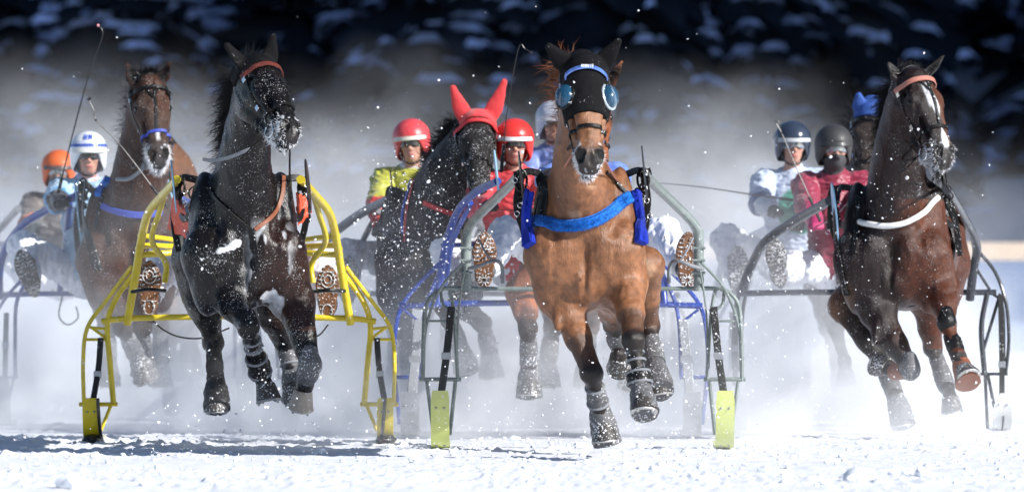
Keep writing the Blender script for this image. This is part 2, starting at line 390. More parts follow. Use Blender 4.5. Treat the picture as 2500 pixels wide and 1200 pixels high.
def ring(T, c, ax0, ax1, n0=0., n1=2 * math.pi, num=48, R=.3, off=.004):
    "points where rays from outside towards c meet the body, plane ax0/ax1"
    pts, nor = [], []
    for i in range(num + 1):
        an = n0 + (n1 - n0) * i / num; d = ax0 * math.cos(an) + ax1 * math.sin(an)
        h = T.ray_cast(Vector(c + d * R), Vector(-d), R)
        p = np.array(h[0]) if h[0] is not None else c + d * .08
        pts.append(p + d * off); nor.append(d)
    return smooth_pts(pts, 2, abs(n1 - n0) > 6.2), nor
def smooth_pts(p, it=2, closed=False):
    p = [np.array(x) for x in p]; n = len(p)
    for _ in range(it):
        q = [x.copy() for x in p]
        for i in range(0 if closed else 1, n if closed else n - 1):
            a, b = (p[i - 1] if i > 0 else p[-2]), (p[i + 1] if i < n - 1 else p[1]); q[i] = p[i] * .5 + (a + b) * .25
        p = q
    return p
def lay(T, pxs, D, step=7, off=.006, back=False):
    "lay a line of the photo onto the body behind it: where the sight line meets the real surface"
    q = catmull([V3(x, y, 0) for x, y in pxs], max(2, int(np.linalg.norm(np.subtract(pxs[0], pxs[-1])) / max(1, len(pxs) - 1) / step)))
    pts, nor, miss = [], [], []; last = None
    for r in q:
        g = P(r[0], r[1], D); d = nrm(g - CAMP); h = T.ray_cast(Vector(CAMP + d * 30), Vector(d), 25)
        if h[0] is None: pts.append(None); nor.append(None); continue
        n_ = np.array(h[1]); n_ = n_ if n_.dot(-d) > 0 else -n_
        pts.append(np.array(h[0])); nor.append(n_)
    ok = [i for i, x in enumerate(pts) if x is not None]
    if not ok: return [P(r[0], r[1], D) for r in q], [V3(0, -1, 0)] * len(q)
    for i in range(len(pts)):
        if pts[i] is None:
            j = min(ok, key=lambda k: abs(k - i)); pts[i] = P(q[i][0], q[i][1], pts[j][1] + 40); nor[i] = nor[j]
    pts = smooth_pts(pts, 3); nor = smooth_pts(nor, 3)
    return [p + nrm(n_) * off for p, n_ in zip(pts, nor)], [nrm(x) for x in nor]

def hoof(name, top, bot, r, m, parent, face=V3(0, -1, 0), shoe=True, bell=0.):
    "oblique cone hoof from coronet to ground surface, plus its shoe"
    a = nrm(bot - top); f = nrm(face - a * np.dot(face, a)); u = np.cross(a, f); b = MB(); n = 20; rows = []
    L = np.linalg.norm(bot - top); v = []
    for t, k in ((-.10, .74), (0, .84), (.1, .86), (.55, .97), (1, 1.1)):
        for j in range(n):
            an = 2 * math.pi * j / n; cf = math.cos(an); rr = r * k * (1 + .10 * max(0, cf)); v.append(top + a * L * (t + .10 * cf * (1 if t > .9 else 0)) + f * (cf * rr * 1.05 + t * r * .25) + u * math.sin(an) * rr)
    fs = [(i * n + j, i * n + (j + 1) % n, (i + 1) * n + (j + 1) % n, (i + 1) * n + j) for i in range(4) for j in range(n)]
    v.append(top - a * L * .1); fs += [(j, len(v) - 1, (j + 1) % n) for j in range(n)]
    v.append(bot + f * r * .25 - a * .014); c = len(v) - 1; fs += [(4 * n + (j + 1) % n, c, 4 * n + j) for j in range(n)]
    b.add(v, fs); o = b.build(name, m, parent)
    if shoe:
        s = MB(); pts = []
        for j in range(15):
            an = math.radians(-140 + 280 * j / 14); pts.append(bot + a * .006 + f * (math.cos(an) * r * 1.0 + r * .25 + math.cos(an) * 0) + u * math.sin(an) * r * .98 + a * L * .10 * math.cos(an))
        s.tube(pts, .011, n=8, sub=2, flat=(a, .6))
        for j in (1, 5, 9, 13): s.blob(pts[j] + a * .010, .008, seed=j)
        s.build('horse_shoe', M['shoe'], o)
    return o

def horse(D, cx, label, poll, muz, ears, legs, coat, L=.62, roll=0., yaw=None, turn=0., wid=1., vox=.011, neck=None, points=(.012, .010, .009),
          muzz=(.03, .026, .024), paint=None, hood=None, blend_legs=True, frost=0., lift=0., jaw=0., group='horses racing in harness', neckw=1., cbump=.8, cspec=.22, headyawpull=0., rough=.33, hoofmats=None, cat='horse', nm='horse', legt=1.22):
    X0 = (cx - 1250) / FPX * D; Y0 = D - 40
    back = nrm(V3(X0 / D, 1, 0)); c, s_ = math.cos(turn), math.sin(turn); back = V3(back[0] * c + back[1] * s_, back[1] * c - back[0] * s_, 0)
    U = V3(back[1], -back[0], 0)
    B = lambda u, d, z: V3(X0, Y0, z + lift) + U * u * wid + back * d
    R = np.array([U, back, V3(0, 0, 1)]).T
    Dp = D + poll[2]; p0 = P(poll[0], poll[1], Dp); sc = FPX / Dp
    pl = math.hypot(muz[0] - poll[0], muz[1] - poll[1]) / sc; dy = -math.sqrt(max(L * L - pl * pl, .01)); p1 = P(muz[0], muz[1], Dp + dy)
    H = Head(p0, p1, L, roll, yaw); S = Sdf(vox)
    # trunk
    for u, d, z, ru, rd, rz, k in ((0, .85, 1.20, .285, .78, .345, .08), (0, .25, 1.17, .24, .30, .33, .08), (0, .55, 1.46, .09, .38, .15, .10), (0, 1.45, 1.27, .26, .40, .30, .10),
                                (0, 1.0, 1.02, .22, .62, .22, .08), (0, .10, .98, .17, .20, .17, .06)):
        S.ell(B(u, d, z), (ru * wid, rd, rz), R, k, 0)
    for q in (-1, 1):
        S.ell(B(q * .195, .22, 1.25), (.095, .19, .36), R, .07, 0); S.ell(B(q * .095, .01, 1.13), (.12, .115, .22), R, .035, 0)
        S.ell(B(q * .205, .05, 1.14), (.075, .09, .16), R, .06, 0); S.ell(B(q * .185, .10, .98), (.095, .14, .20), R, .06, 0)
        S.ell(B(q * .17, 1.50, 1.10), (.12, .25, .34), R, .08, 0)
        S.cap(B(q * .19, .14, 1.44), .05, B(q * .215, .01, 1.14), .045, .04, 0)
        S.cap(B(q * .165, -.06, 1.26), .014, B(q * .155, -.13, .98), .018, .03, 0, -1); S.cap(B(q * .12, .06, 1.44), .016, B(q * .15, -.07, 1.24), .014, .04, 0, -1)
        S.ell(B(q * .225, .02, 1.20), (.055, .07, .10), R, .03, 0)
    S.ell(B(0, -.125, 1.04), (.016, .055, .20), R, .03, 0, -1)      # groove between the breast muscles
    # neck
    n0, n1 = B(0, .30, 1.26), H.w(0, -.09, .06)
    mid = P(neck[0], neck[1], D + neck[2]) if neck else (n0 + n1) / 2 + V3(0, .05, .02)
    nk = neckw
    S.chain([B(0, .34, 1.20), n0 * .6 + mid * .4 + V3(0, -.02, 0), mid, n1 * .65 + mid * .35 + V3(0, .02, 0), n1], [(.23 * nk, .30), (.195 * nk, .27), (.145 * nk, .225), (.112 * nk, .175), (.092, .13)], U, .07, 0, n=5)
    for q in (-1, 1): S.cap(mid + U * q * .075 * nk + V3(0, -.10, .05), .04, B(q * .09, .06, 1.25), .055, .06, 0)
    S.ell(B(0, .02, 1.30), (.016, .05, .13), R, .03, 0, -1)
    head_prims(S, H, jaw); tips = []
    for q, e in zip((-1, 1), ears):
        tip = P(e[0], e[1], Dp + (e[2] if len(e) > 2 else -.02)); tips.append(tip); ear_prims(S, H, q, tip)
    # legs
    hooves = []; _cap, _ball = S.cap, S.ball; LT = legt
    cap = lambda a, ra, b, rb, k=.03, tag=0: _cap(a, ra * LT, b, rb * LT, k, tag)
    ball = lambda c, r, k=.03, tag=0: _ball(c, r * LT, k, tag)
    for i, lg in enumerate(legs):
        kind = lg[0]; J = [P(x, y, D + d) for x, y, d in lg[1:5]]; q = -1 if i % 2 == 0 else 1
        if kind == 'f':
            e, k_, fe, ho = J; sh = B(q * .20, .05, 1.12)
            cap(sh, .115, e, .085, .07, 0); cap(e, .088, e * .45 + k_ * .55, .062, .05, 0); cap(e * .45 + k_ * .55, .060, k_, .046, .03, 4)
            t = nrm(k_ - e); S.ell(e + t * .10, (.078, .09, .13), np.array([U, np.cross(t, U), t]).T, .03, 0); S.ell(e + t * .12 + U * q * .05 + (0, -.05, 0), (.035, .035, .12), np.array([U, np.cross(t, U), t]).T, .02, 0)
            _cap(e + t * .02 + (0, -.115, 0), .008, e + t * .22 + (0, -.085, 0), .006, .02, 0) if 0 else None
            ball(k_, .052, .025, 5); cap(k_ + (0, -.012, 0), .045, k_ + nrm(fe - k_) * .05, .036, .02, 5)
        else:
            e, k_, fe, ho = J; sh = B(q * .17, 1.45, 1.10)
            cap(sh, .125, e, .088, .08, 0); cap(e, .088, e * .4 + k_ * .6, .062, .05, 0); cap(e * .4 + k_ * .6, .064, k_, .048, .03, 4)
            ball(k_, .054, .025, 5); cap(k_ + (0, .04, .03), .03, k_ + nrm(fe - k_) * .05, .034, .025, 5)
        cap(k_, .038, fe, .030, .02, 5); cap(k_ + (0, .022, 0), .022, fe + (0, .03, 0), .016, .012, 5)
        ball(fe, .042, .02, 5); ball(fe + (0, .02, -.01), .034, .015, 5)
        pa = nrm(ho - fe); cap(fe, .034, ho, .040, .02, 5); hooves.append((fe, ho, lg))
    v, f = S.mesh(smooth=2)
    N = normals(v, f); v = v + N * ((fbm(v, 9, 2, 3) - .5) * .012 + np.abs(fbm(v * V3(1.6, 1, .55), 11, 2, 13) - .5) * -.016)[:, None]
    dn = (fbm(v, 55, 2, 9) - .5) * .0022; v = v + N * dn[:, None]
    cb, cd = np.array(coat), np.array(points); md = cb * .35 + cd * .65
    cols = {0: cb, 1: cb, 2: muzz, 3: (.006, .005, .005), 4: md, 5: cd, 6: (.006, .005, .005)}
    C = S.colour(v, cols, 8); hl = H.loc(v)
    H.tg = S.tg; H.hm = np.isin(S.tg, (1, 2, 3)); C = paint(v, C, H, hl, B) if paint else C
    if 0: C = paint(v, C, H, hl, B)
    n3 = fbm(v * V3(1, 1, .35), 14, 3, 31); n4 = fbm(v, 3.0, 2, 77); C = C * (1 + (n3 - .5) * .55 + (n4 - .5) * .7)[:, None]
    m = mat('coat_' + nm + str(cx), rough=rough, attr=True, bump=cbump, bscale=190, var=.35, vscale=26, coat=.0, spec=cspec, hair=True, frost=frost, fscale=130, fthr=.66)
    T = bvh(v, f)
    root = thing(nm, (X0, Y0 + .7, 0), label, cat, group)
    body = mesh_obj('body', v, f, m, root, col=C)
    # eyes
    for q in (-1, 1):
        b = MB(); b.blob(H.w(q * .0965, .004, .207), .0235 * H.s, irr=0, sub=2); b.build('eye', M['eye'], body)
    hm = hoofmats or ['horn'] * 4
    for i, (fe, ho, lg) in enumerate(hooves):
        d = nrm(lg[5]) if len(lg) > 5 else nrm(ho - fe); hoof('hoof', ho, ho + d * .09, .066, M[hm[i]], root, face=V3(*(lg[6] if len(lg) > 6 else (0, -1, 0))))
    return dict(root=root, body=body, T=T, H=H, B=B, U=U, back=back, D=D, hooves=hooves, v=v, f=f, N=N, tips=tips, hl=hl, X0=X0, S=S)

def hood_mesh(h, name, m, ears=True, amax=.30, fmax=None, nose=False, cover_neck=False):
    H = h['H']; S = Sdf(.009); head_prims(S, H, infl=.010, hood=True, tag=0)
    S.chain([H.w(0, -.09, .06), H.w(0, -.16, -.02)], [(.098, .13), (.11, .15)], H.u, .05, 0, n=2)
    if ears:
        for q, t in zip((-1, 1), h['tips']): ear_prims(S, H, q, H.w(q * .058, -.045, -.005) + (t - H.w(q * .058, -.045, -.005)) * 1.05, infl=.006, round_=True, tag=0)
    o, a, f_ = H.o, H.a * 1.0, H.f
    S.clips.append(lambda X, Y, Z: ((X - o[0]) * a[0] + (Y - o[1]) * a[1] + (Z - o[2]) * a[2] - amax * H.s))
    bk = H.w(0, -.11, 0); nn = nrm(-H.f * .9 - H.a * .2)
    S.clips.append(lambda X, Y, Z: ((X - bk[0]) * nn[0] + (Y - bk[1]) * nn[1] + (Z - bk[2]) * nn[2] - .04))
    for q in (-1, 1): S.ell(H.w(q * .118, .004, .205), (.036, .038, .036), H.M, .01, 0, -1)
    v, f = S.mesh(smooth=2); N = normals(v, f); v = v + N * ((fbm(v, 26, 2, 5) - .5) * .006)[:, None]
    return mesh_obj(name, v, f, m, h['root'])

def whiskers(h, n=500, col='ice', ln=(.012, .04), amin=.46, name='frosted_whiskers', down=.5, fsel=.02, r=.0011):
    H, v, N, hl = h['H'], h['v'], h['N'], h['hl']
    ok = np.where((hl[:, 2] > amin) & (hl[:, 2] < .63) & (hl[:, 1] < fsel) & (np.abs(hl[:, 0]) < .1) & (hl[:, 1] > -.22) & ((hl[:, 1] < -.035) | (np.abs(hl[:, 0]) > .04)))[0]
    if not len(ok): return
    b = MB(); g = RNG
    for i in g.choice(ok, n):
        d = nrm(N[i] + g.normal(0, .45, 3) + V3(0, 0, -down)); l = g.uniform(*ln) * (1.5 if g.random() < .1 else 1)
        p = v[i] - N[i] * .003; q = p + d * l * .5 + g.normal(0, .002, 3); e = q + nrm(d + g.normal(0, .5, 3)) * l * .5
        u = nrm(np.cross(d, (0.1, 1, .2))); w_ = np.cross(d, u); vs = []
        for c_, rr in ((p, r * 1.5), (q, r), (e, r * .3)):
            for k in range(3): vs.append(c_ + (u * math.cos(k * 2.09) + w_ * math.sin(k * 2.09)) * rr)
        b.add(vs, [(a + k, a + (k + 1) % 3, a + 3 + (k + 1) % 3, a + 3 + k) for a in (0, 3) for k in range(3)])
    mesh_obj(name, b.v, b.f, M[col], h['root'])

def strands(roots, dirs, L, n, mt, name, parent, wind=V3(0, 0, 0), grav=.5, curl=.5, r=.0022, seg=8, seed=1, lvar=.4):
    g = np.random.default_rng(seed); V, F = [], []; k = len(roots)
    for i in range(n):
        t = g.random() * (k - 1); a = int(t); fr = t - a; p = roots[a] * (1 - fr) + roots[min(a + 1, k - 1)] * fr + g.normal(0, .010, 3)
        d = nrm(dirs[a] * (1 - fr) + dirs[min(a + 1, k - 1)] * fr + g.normal(0, .22, 3)); l = L * (1 + g.uniform(-lvar, lvar)); st = l / seg; bend = g.normal(0, curl, 3)
        rr = r * g.uniform(.6, 1.6); b = len(V)
        for j in range(seg + 1):
            u = nrm(np.cross(d, (.3, .9, .1))); w_ = np.cross(d, u); e = rr * (1 - (j / seg) ** 2 * .85)
            V += [p + u * e, p - u * e * .5 + w_ * e * .87, p - u * e * .5 - w_ * e * .87]
            p = p + d * st; bend = bend * .9 + g.normal(0, curl * .5, 3); d = nrm(d + (wind + V3(0, 0, -grav) + bend) * (1.6 / seg))
        for j in range(seg):
            for c_ in range(3): F.append((b + j * 3 + c_, b + j * 3 + (c_ + 1) % 3, b + (j + 1) * 3 + (c_ + 1) % 3, b + (j + 1) * 3 + c_))
    return mesh_obj(name, np.array(V), np.array(F), mt, parent)
def crest(h, n=14, t0=.02, side=0., lo=1.55):
    "points along the top of the neck"
    H, T, B = h['H'], h['T'], h['B']; a = H.w(0, -.10, -.02); b = B(0, .35, lo); pts, dr = [], []
    for i in range(n):
        t = .09 + .91 * i / (n - 1); c_ = a * (1 - t) + b * t; d = nrm(h['back'] * .8 + V3(0, 0, .55) + h['U'] * side)
        r_ = T.ray_cast(Vector(c_ + d * .6), Vector(-d), .9); pts.append((np.array(r_[0]) if r_[0] is not None else c_) - d * .012); dr.append(d)
    return smooth_pts(pts, 2), dr

def bridle(h, leather='leather', nose_col=None, brow_col=None, cheek=True, blaze=False, bit=True, noseband=True, brow=True, crown=True):
    H, T, root = h['H'], h['T'], h['root']; s = H.s; M_ = M[leather]
    br = MB()
    def add(c, a0, a1, wd, n0=0, n1=2 * math.pi, b=None, th=.004, off=.005, num=48):
        p, n_ = ring(T, c, a0, a1, n0, n1, num, R=.26, off=off); (b or br).strip(p, n_, wd * s, th); return p
    tl = nrm(H.a * .25 + H.f * -.97)
    if crown: add(H.w(0, -.08, .02), H.u, nrm(H.f * .75 + -H.a * .66), .022, -.35, math.pi + .35)
    if brow:
        bb = MB() if brow_col else None
        add(H.w(0, -.05, .085), H.u, H.f, .026 * (1.15 if brow_col else 1), -.1, math.pi + .1, b=bb, off=.014, th=.006)
        if bb: bb.build('browband', M[brow_col], root)
    if noseband:
        nb = MB() if nose_col else None
        p = add(H.w(0, -.06, .385), H.u, H.f, .022, -.15, math.pi + .15, b=nb, off=.007, th=.005)
        if nb: nb.build('noseband', M[nose_col], root)
        add(H.w(0, -.09, .37), H.u, nrm(-H.f), .016, 0, math.pi, off=.006)
    if cheek:
        for q in (-1, 1):
            pts, nor = [], []
            for i in range(22):
                t = i / 21; c_ = H.w(0, -.045 - .035 * t, .03 + .43 * t); d = nrm(H.u * q)
                r_ = T.ray_cast(Vector(c_ + d * .3), Vector(-d), .3); pts.append((np.array(r_[0]) if r_[0] is not None else c_ + d * .07) + d * .006); nor.append(d)
            br.strip(smooth_pts(pts, 3), nor, .018 * s, .004)
            b = MB()
            for t_ in (.10, .33): c_ = pts[int(21 * (t_ / .43 * .9))] + H.u * q * .006; b.box(c_, H.f * .014, H.a * .016, H.u * .004)
            b.build('buckle', M['steel'], root)
            if bit:
                c_ = H.w(q * .066, -.085, .475); b = MB(); rp = [c_ + (H.f * math.cos(x) + H.a * math.sin(x)) * .036 * s for x in np.linspace(0, 2 * math.pi, 21)]
                b.tube(rp, .0042, n=8, sub=1, cap=False); b.tube([c_ - H.u * q * .03, c_ + H.u * q * .004], .006, n=8, sub=1); b.build('bit_ring', M['steel'], root)
    if blaze: # strap down the middle of the face
        pts, nor = [], []
        for i in range(20):
            t = i / 19; c_ = H.w(.012 - .012 * t, -.05, .06 + .32 * t); r_ = T.ray_cast(Vector(c_ + H.f * .3), Vector(-H.f), .4); pts.append(np.array(r_[0]) + H.f * .005); nor.append(H.f)
        br.strip(smooth_pts(pts, 2), nor, .018 * s, .004)
        for q in (-1, 1):
            p, n_ = [], []
            for i in range(12):
                t = i / 11; c_ = H.w(q * .05 * (1 - t), -.05, .07 + .09 * t); r_ = T.ray_cast(Vector(c_ + H.f * .3), Vector(-H.f), .4); p.append(np.array(r_[0]) + H.f * .006); n_.append(H.f)
            br.strip(smooth_pts(p, 2), n_, .014 * s, .004)
    br.build('bridle', M_, root)

def strap(h, pxs, wd, m, name='strap', th=.006, off=.008, step=7):
    p, n_ = lay(h['T'], pxs, h['D'], step, off); b = MB(); b.strip(p, n_, wd, th); return b.build(name, M[m], h['root'])
def girth(h, m='leather', d=.62, wd=.07, name='harness_saddle'):
    "saddle pad and belly band round the trunk behind the withers, with terret turrets"
    B, U, T = h['B'], h['U'], h['T']; b = MB(); c_ = B(0, d, 1.22)
    p, n_ = ring(T, c_, U, V3(0, 0, 1), 0, 2 * math.pi, 64, R=.7, off=.012); b.strip(p, n_, wd, .010)
    p, n_ = ring(T, c_, U, V3(0, 0, 1), .55, math.pi - .55, 30, R=.7, off=.028); b.strip(p, n_, .14, .018)
    for q in (-1, 1):
        i = 22 if q < 0 else 8; c2 = p[i]; k = n_[i]; b.tube([c2 + k * (.045 + .02 * math.cos(x)) + U * .02 * math.sin(x) for x in np.linspace(0, 6.283, 13)], .005, n=6, sub=1, cap=False)
    return b.build(name, M[m], h['root'])
def leg_boot(h, i, t0, t1, r0, r1, m, name='leg_boot', seg='cannon', bulge=0., roll=True, back=.012):
    "a boot round the cannon or pastern of leg i"
    fe, ho, lg = h['hooves'][i]; J = [P(x, y, h['D'] + d) for x, y, d in lg[1:5]]
    a, b_ = (J[1], J[2]) if seg == 'cannon' else ((J[0], J[1]) if seg == 'fore' else (J[2], J[3] + nrm(J[3] - J[2]) * .06))
    pts = [a + (b_ - a) * t + V3(0, back, 0) for t in np.linspace(t0, t1, 7)]; rr = [r0 + (r1 - r0) * x + bulge * math.sin(x * math.pi) for x in np.linspace(0, 1, 7)]
    b = MB(); b.tube(pts, rr, n=26, sub=5); A_ = np.array(b.v); C_ = np.mean(pts, 0); ax_ = nrm(b_ - a); rad = A_ - C_; rad = rad - np.outer(rad @ ax_, ax_); rad /= np.linalg.norm(rad, axis=1)[:, None] + 1e-6; A_ = A_ + rad * ((fbm(A_, 34, 2, i) - .5) * .012 + (fbm(A_ * (.4, .4, 1), 90, 1, i) - .5) * .006)[:, None]; b.v = [tuple(x) for x in A_]; o = b.build(name, M[m], h['root'])
    if roll:
        s = MB()
        for j in (1, 5):
            t = nrm(b_ - a); u = nrm(np.cross(t, (0, 1, 0))); w_ = np.cross(t, u); s.tube([pts[j] + (u * math.cos(x) + w_ * math.sin(x)) * (rr[j] + .002) for x in np.linspace(0, 6.283, 25)], .0075, n=6, sub=1, cap=False)
        s.build('boot_strap', M['strap_grey'], o)
    return o
def cap_boot(h, p, r, m, name='knee_boot', e=(1, 1, 1.1)):
    S = Sdf(.007); S.ell(p, (r * e[0], r * e[1], r * e[2]), None, .02); S.cap(p + (0, .01, r * .3), r * .88, p + (0, .02, r * 1.1), r * .72, .03)
    v, f = S.mesh(smooth=2); v = v + normals(v, f) * ((fbm(v, 30, 2, 5) - .5) * .006)[:, None]; return mesh_obj(name, v, f, M[m], h['root'])
M['strap_grey'] = mat('grey_webbing', (.22, .23, .25), .6, bump=.4, bscale=140)
# ------------------------------------------------------------------ the horses of the race
def sm(x, a, b): t = np.clip((x - a) / (b - a), 0, 1); return t * t * (3 - 2 * t)
def mixv(C, c, w): return C * (1 - w[:, None]) + np.array(c)[None, :] * w[:, None]
def frosty(v, C, H, hl, k=1.):   # rime on lips and chin
    n = fbm(v, 60, 2, 12); return mixv(C, (.75, .77, .80), k * sm(n + .25 * sm(-hl[:, 1], .03, .12) + .2 * sm(np.abs(hl[:, 0]), .02, .06), .72, .80) * sm(hl[:, 2], .44, .49) * H.hm)
def blk_mane(name, c, r=.5): M[name] = mat(name, c, r, spec=.4)
blk_mane('black_hair', (.008, .007, .007), .42); blk_mane('red_hair', (.26, .085, .028), .42); blk_mane('grey_hair', (.10, .095, .09))
M['blue_band'] = mat('blue_padded_band', (.05, .08, .42), .6); M['pale_blue'] = mat('pale_blue_paint', (.35, .62, .85), .35)
M['red_beads'] = mat('red_beaded_leather', (.13, .016, .007), .35, bump=1.0, bscale=160, var=.6, vscale=90)
M['pink_leather'] = mat('tan_pink_leather', (.42, .17, .13), .4); M['blue_shiny'] = mat('blue_satin', (.10, .19, .55), .25, coat=.5, var=.4, vscale=20)
M['fleece'] = mat('blue_fleece', (.012, .16, .62), .95, bump=1.0, bscale=110, var=.35, vscale=60, sheen=.15, spec=.1)
M['royal'] = mat('royal_blue_fleece', (.012, .035, .40), .95, bump=1.0, bscale=110, var=.3, vscale=60, sheen=.08, spec=.1)
M['white_tube'] = mat('white_padded_strap', (.78, .77, .74), .5, bump=.2, bscale=60, var=.08, vscale=14)
M['red_strap'] = mat('red_webbing', (.55, .035, .04), .6); M['blue_strap'] = mat('blue_webbing', (.04, .10, .52), .55)
M['black_knit'] = mat('black_knit', (.006, .006, .007), .7, bump=.6, bscale=160, spec=.12, frost=.5, fthr=.73)
M['red_knit'] = mat('red_knit', (.62, .03, .035), .7, bump=.5, bscale=120, sheen=.3); M['blue_knit'] = mat('blue_knit', (.03, .09, .35), .7, bump=.5, bscale=120)
M['orange_cloth'] = mat('orange_saddle_cloth', (.62, .07, .02), .6, bump=.8, bscale=40, frost=.6, fthr=.66)
M['bluelens'] = mat('blue_lens', (.02, .13, .26), .06, coat=1., alpha=.42); M['clear_rim'] = mat('clear_rim', (.45, .52, .55), .15, coat=1., alpha=.8)

def dark_face(C, H, hl, c=(.03, .02, .016), k=.6):   # darker muzzle
    return mixv(C, c, k * sm(hl[:, 2], .42, .50) * H.hm)
# --- chestnut-bay in front
def paint_bay(v, C, H, hl, B):
    C = mixv(C, (.03, .022, .02), .85 * sm(hl[:, 2], .47, .53) * H.hm)
    n = fbm(v, 4, 3, 2); C = C * (1 + (n - .5) * .5)[:, None]
    z = v[:, 2]; C = mixv(C, (.018, .014, .013), .6 * (1 - sm(z, .50, .78)) * (hl[:, 2] > .8))
    C = frosty(v, C, H, hl, .6)
    return mixv(C, (.62, .40, .25), .5 * sm(n, .60, .70) * (z > .9) * (z < 1.5))
bay = horse(37.8, 1428, 'chestnut horse in a black ear hood and blue goggles, drawing the green sulky', (1428, 152, -.30), (1441, 424), [(1341, 113, -.02), (1507, 102, -.02)],
    [('f', (1368, 712, .12), (1446, 912, -.12), (1462, 992, .04), (1472, 1034, .06), (.10, -.12, -1), (.1, -1, 0)),
     ('f', (1532, 690, .05), (1546, 830, -.30), (1561, 930, -.36), (1569, 972, -.44), (.05, -.50, -.85), (.1, -1, .5)),
     ('h', (1486, 700, 1.45), (1500, 790, 1.75), (1512, 842, 1.9), (1512, 868, 1.85), (0, .8, -.6)),
     ('h', (1572, 650, 1.35), (1584, 794, 1.6), (1599, 888, 1.35), (1607, 922, 1.25), (.1, -.2, -1))],
    (.22, .095, .044), L=.69, roll=0, yaw=.10, jaw=.005, vox=.0075, paint=paint_bay, nm='horse', points=(.022, .016, .014), rough=.31, cbump=.5, cspec=.36, neck=(1412, 385, -.08), neckw=.88, wid=1.0)
# --- black horse, yellow sulky
def paint_black(v, C, H, hl, B):
    o = B(0, 0, 1.1); x = v[:, 0] - o[0]; z = v[:, 2]; n = fbm(v * (1, 1, .5), 9, 3, 4); n2 = fbm(v, 3.1, 2, 8)
    C = mixv(C, (.035, .015, .010), .7 * sm(x, .02, .22) * sm(n2, .35, .6) * (z > .7) * (z < 1.35))
    fo = sm(n, .50, .53) * sm(x, -.02, .10) * (1 - sm(x, .2, .30)) * sm(z, .72, .9) * (1 - sm(z, 1.22, 1.36)) * (v[:, 1] < o[1] + .15)
    fo2 = sm(np.exp(-(((x + .10 - (z - 1.16) * .8) / .062) ** 2 + ((z - 1.16 - (x + .11) * .35) / .028) ** 2)) + (fbm(v, 16, 2, 3) - .5) * 1.1, .42, .50) * (v[:, 1] < o[1] + .2)
    C = mixv(C, (.62, .63, .66), np.clip(fo * .85 + fo2 * .9, 0, 1))
    return frosty(v, C, H, hl, .6)
black = horse(39.2, 598, 'black horse with dark ear covers and frost on its chest drawing the yellow sulky', (636, 156, -.30), (722, 346), [(556, 112, -.02), (665, 92, -.02)],
    [('f', (548, 705, .05), (607, 800, -.22), (634, 905, .02), (648, 940, .03), (.20, -.25, -1), (.2, -1, -.1)),
     ('f', (722, 740, .08), (757, 890, -.16), (745, 935, .22), (740, 955, .24), (-.15, .25, -1), (0, -1, -.3)),
     ('h', (490, 690, 1.45), (520, 835, 1.55), (527, 935, 1.3), (528, 965, 1.25), (0, -.1, -1)),
     ('h', (676, 770, 1.30), (695, 835, 1.40), (714, 915, 1.35), (716, 935, 1.3), (0, .5, -1))],
    (.006, .005, .005), L=.64, roll=.05, yaw=.62, vox=.0075, paint=paint_black, points=(.010, .009, .009), muzz=(.018, .016, .016), rough=.26, cbump=.3, cspec=.30, neck=(598, 370, -.02), neckw=.90, frost=.28, wid=1.12, turn=-.06,
    hoofmats=['horn', 'pale_horn', 'horn', 'horn'])
# --- dark bay on the right
def paint_right(v, C, H, hl, B):
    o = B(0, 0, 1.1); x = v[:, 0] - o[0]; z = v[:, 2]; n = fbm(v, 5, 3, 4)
    C = mixv(C, (.095, .027, .011), .85 * sm(x + (n - .5) * .3, -.02, .22) * (z > .55) * (z < 1.5)); C = mixv(C, (.20, .10, .05), .6 * sm(-x, .2, .32) * sm(z, .6, .75) * (1 - sm(z, .9, 1.05)))  # sunlit right side and left flank painted lighter into the coat
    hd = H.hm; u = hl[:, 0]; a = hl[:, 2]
    C = mixv(C, (.10, .030, .012), .8 * sm(u, 0, .05) * hd * sm(a, .06, .15))  # lit half of the face painted redder
    star = sm(.034 - np.abs(u + .004), 0, .012) * sm(a, .10, .13) * (1 - sm(a, .24, .28)); snip = sm(.014 + .012 * np.sin(a * 30) - np.abs(u - .006), 0, .008) * sm(a, .20, .24) * (1 - sm(a, .50, .53))
    C = mixv(C, (.62, .62, .64), np.clip(star + snip, 0, 1) * hd * (hl[:, 1] > -.02))
    return frosty(v, mixv(C, (.02, .016, .015), .8 * sm(a, .47, .52) * hd * (1 - np.clip(snip, 0, 1))), H, hl, .4)
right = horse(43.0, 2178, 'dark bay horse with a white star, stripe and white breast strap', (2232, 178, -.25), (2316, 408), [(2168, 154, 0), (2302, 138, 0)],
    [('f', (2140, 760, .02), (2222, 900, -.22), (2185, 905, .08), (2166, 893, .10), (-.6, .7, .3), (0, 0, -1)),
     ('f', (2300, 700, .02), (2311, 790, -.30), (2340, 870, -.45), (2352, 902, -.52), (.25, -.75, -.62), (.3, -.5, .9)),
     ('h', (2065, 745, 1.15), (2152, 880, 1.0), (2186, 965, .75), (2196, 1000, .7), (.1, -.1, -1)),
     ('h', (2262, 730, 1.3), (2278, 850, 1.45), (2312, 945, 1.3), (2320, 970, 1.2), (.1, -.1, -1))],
    (.013, .006, .005), L=.70, roll=.0, vox=.0075, paint=paint_right, points=(.016, .012, .010), rough=.34, cspec=.34, cbump=.6, neck=(2192, 370, .0), neckw=1.0, frost=.2, wid=1.2, turn=.10)
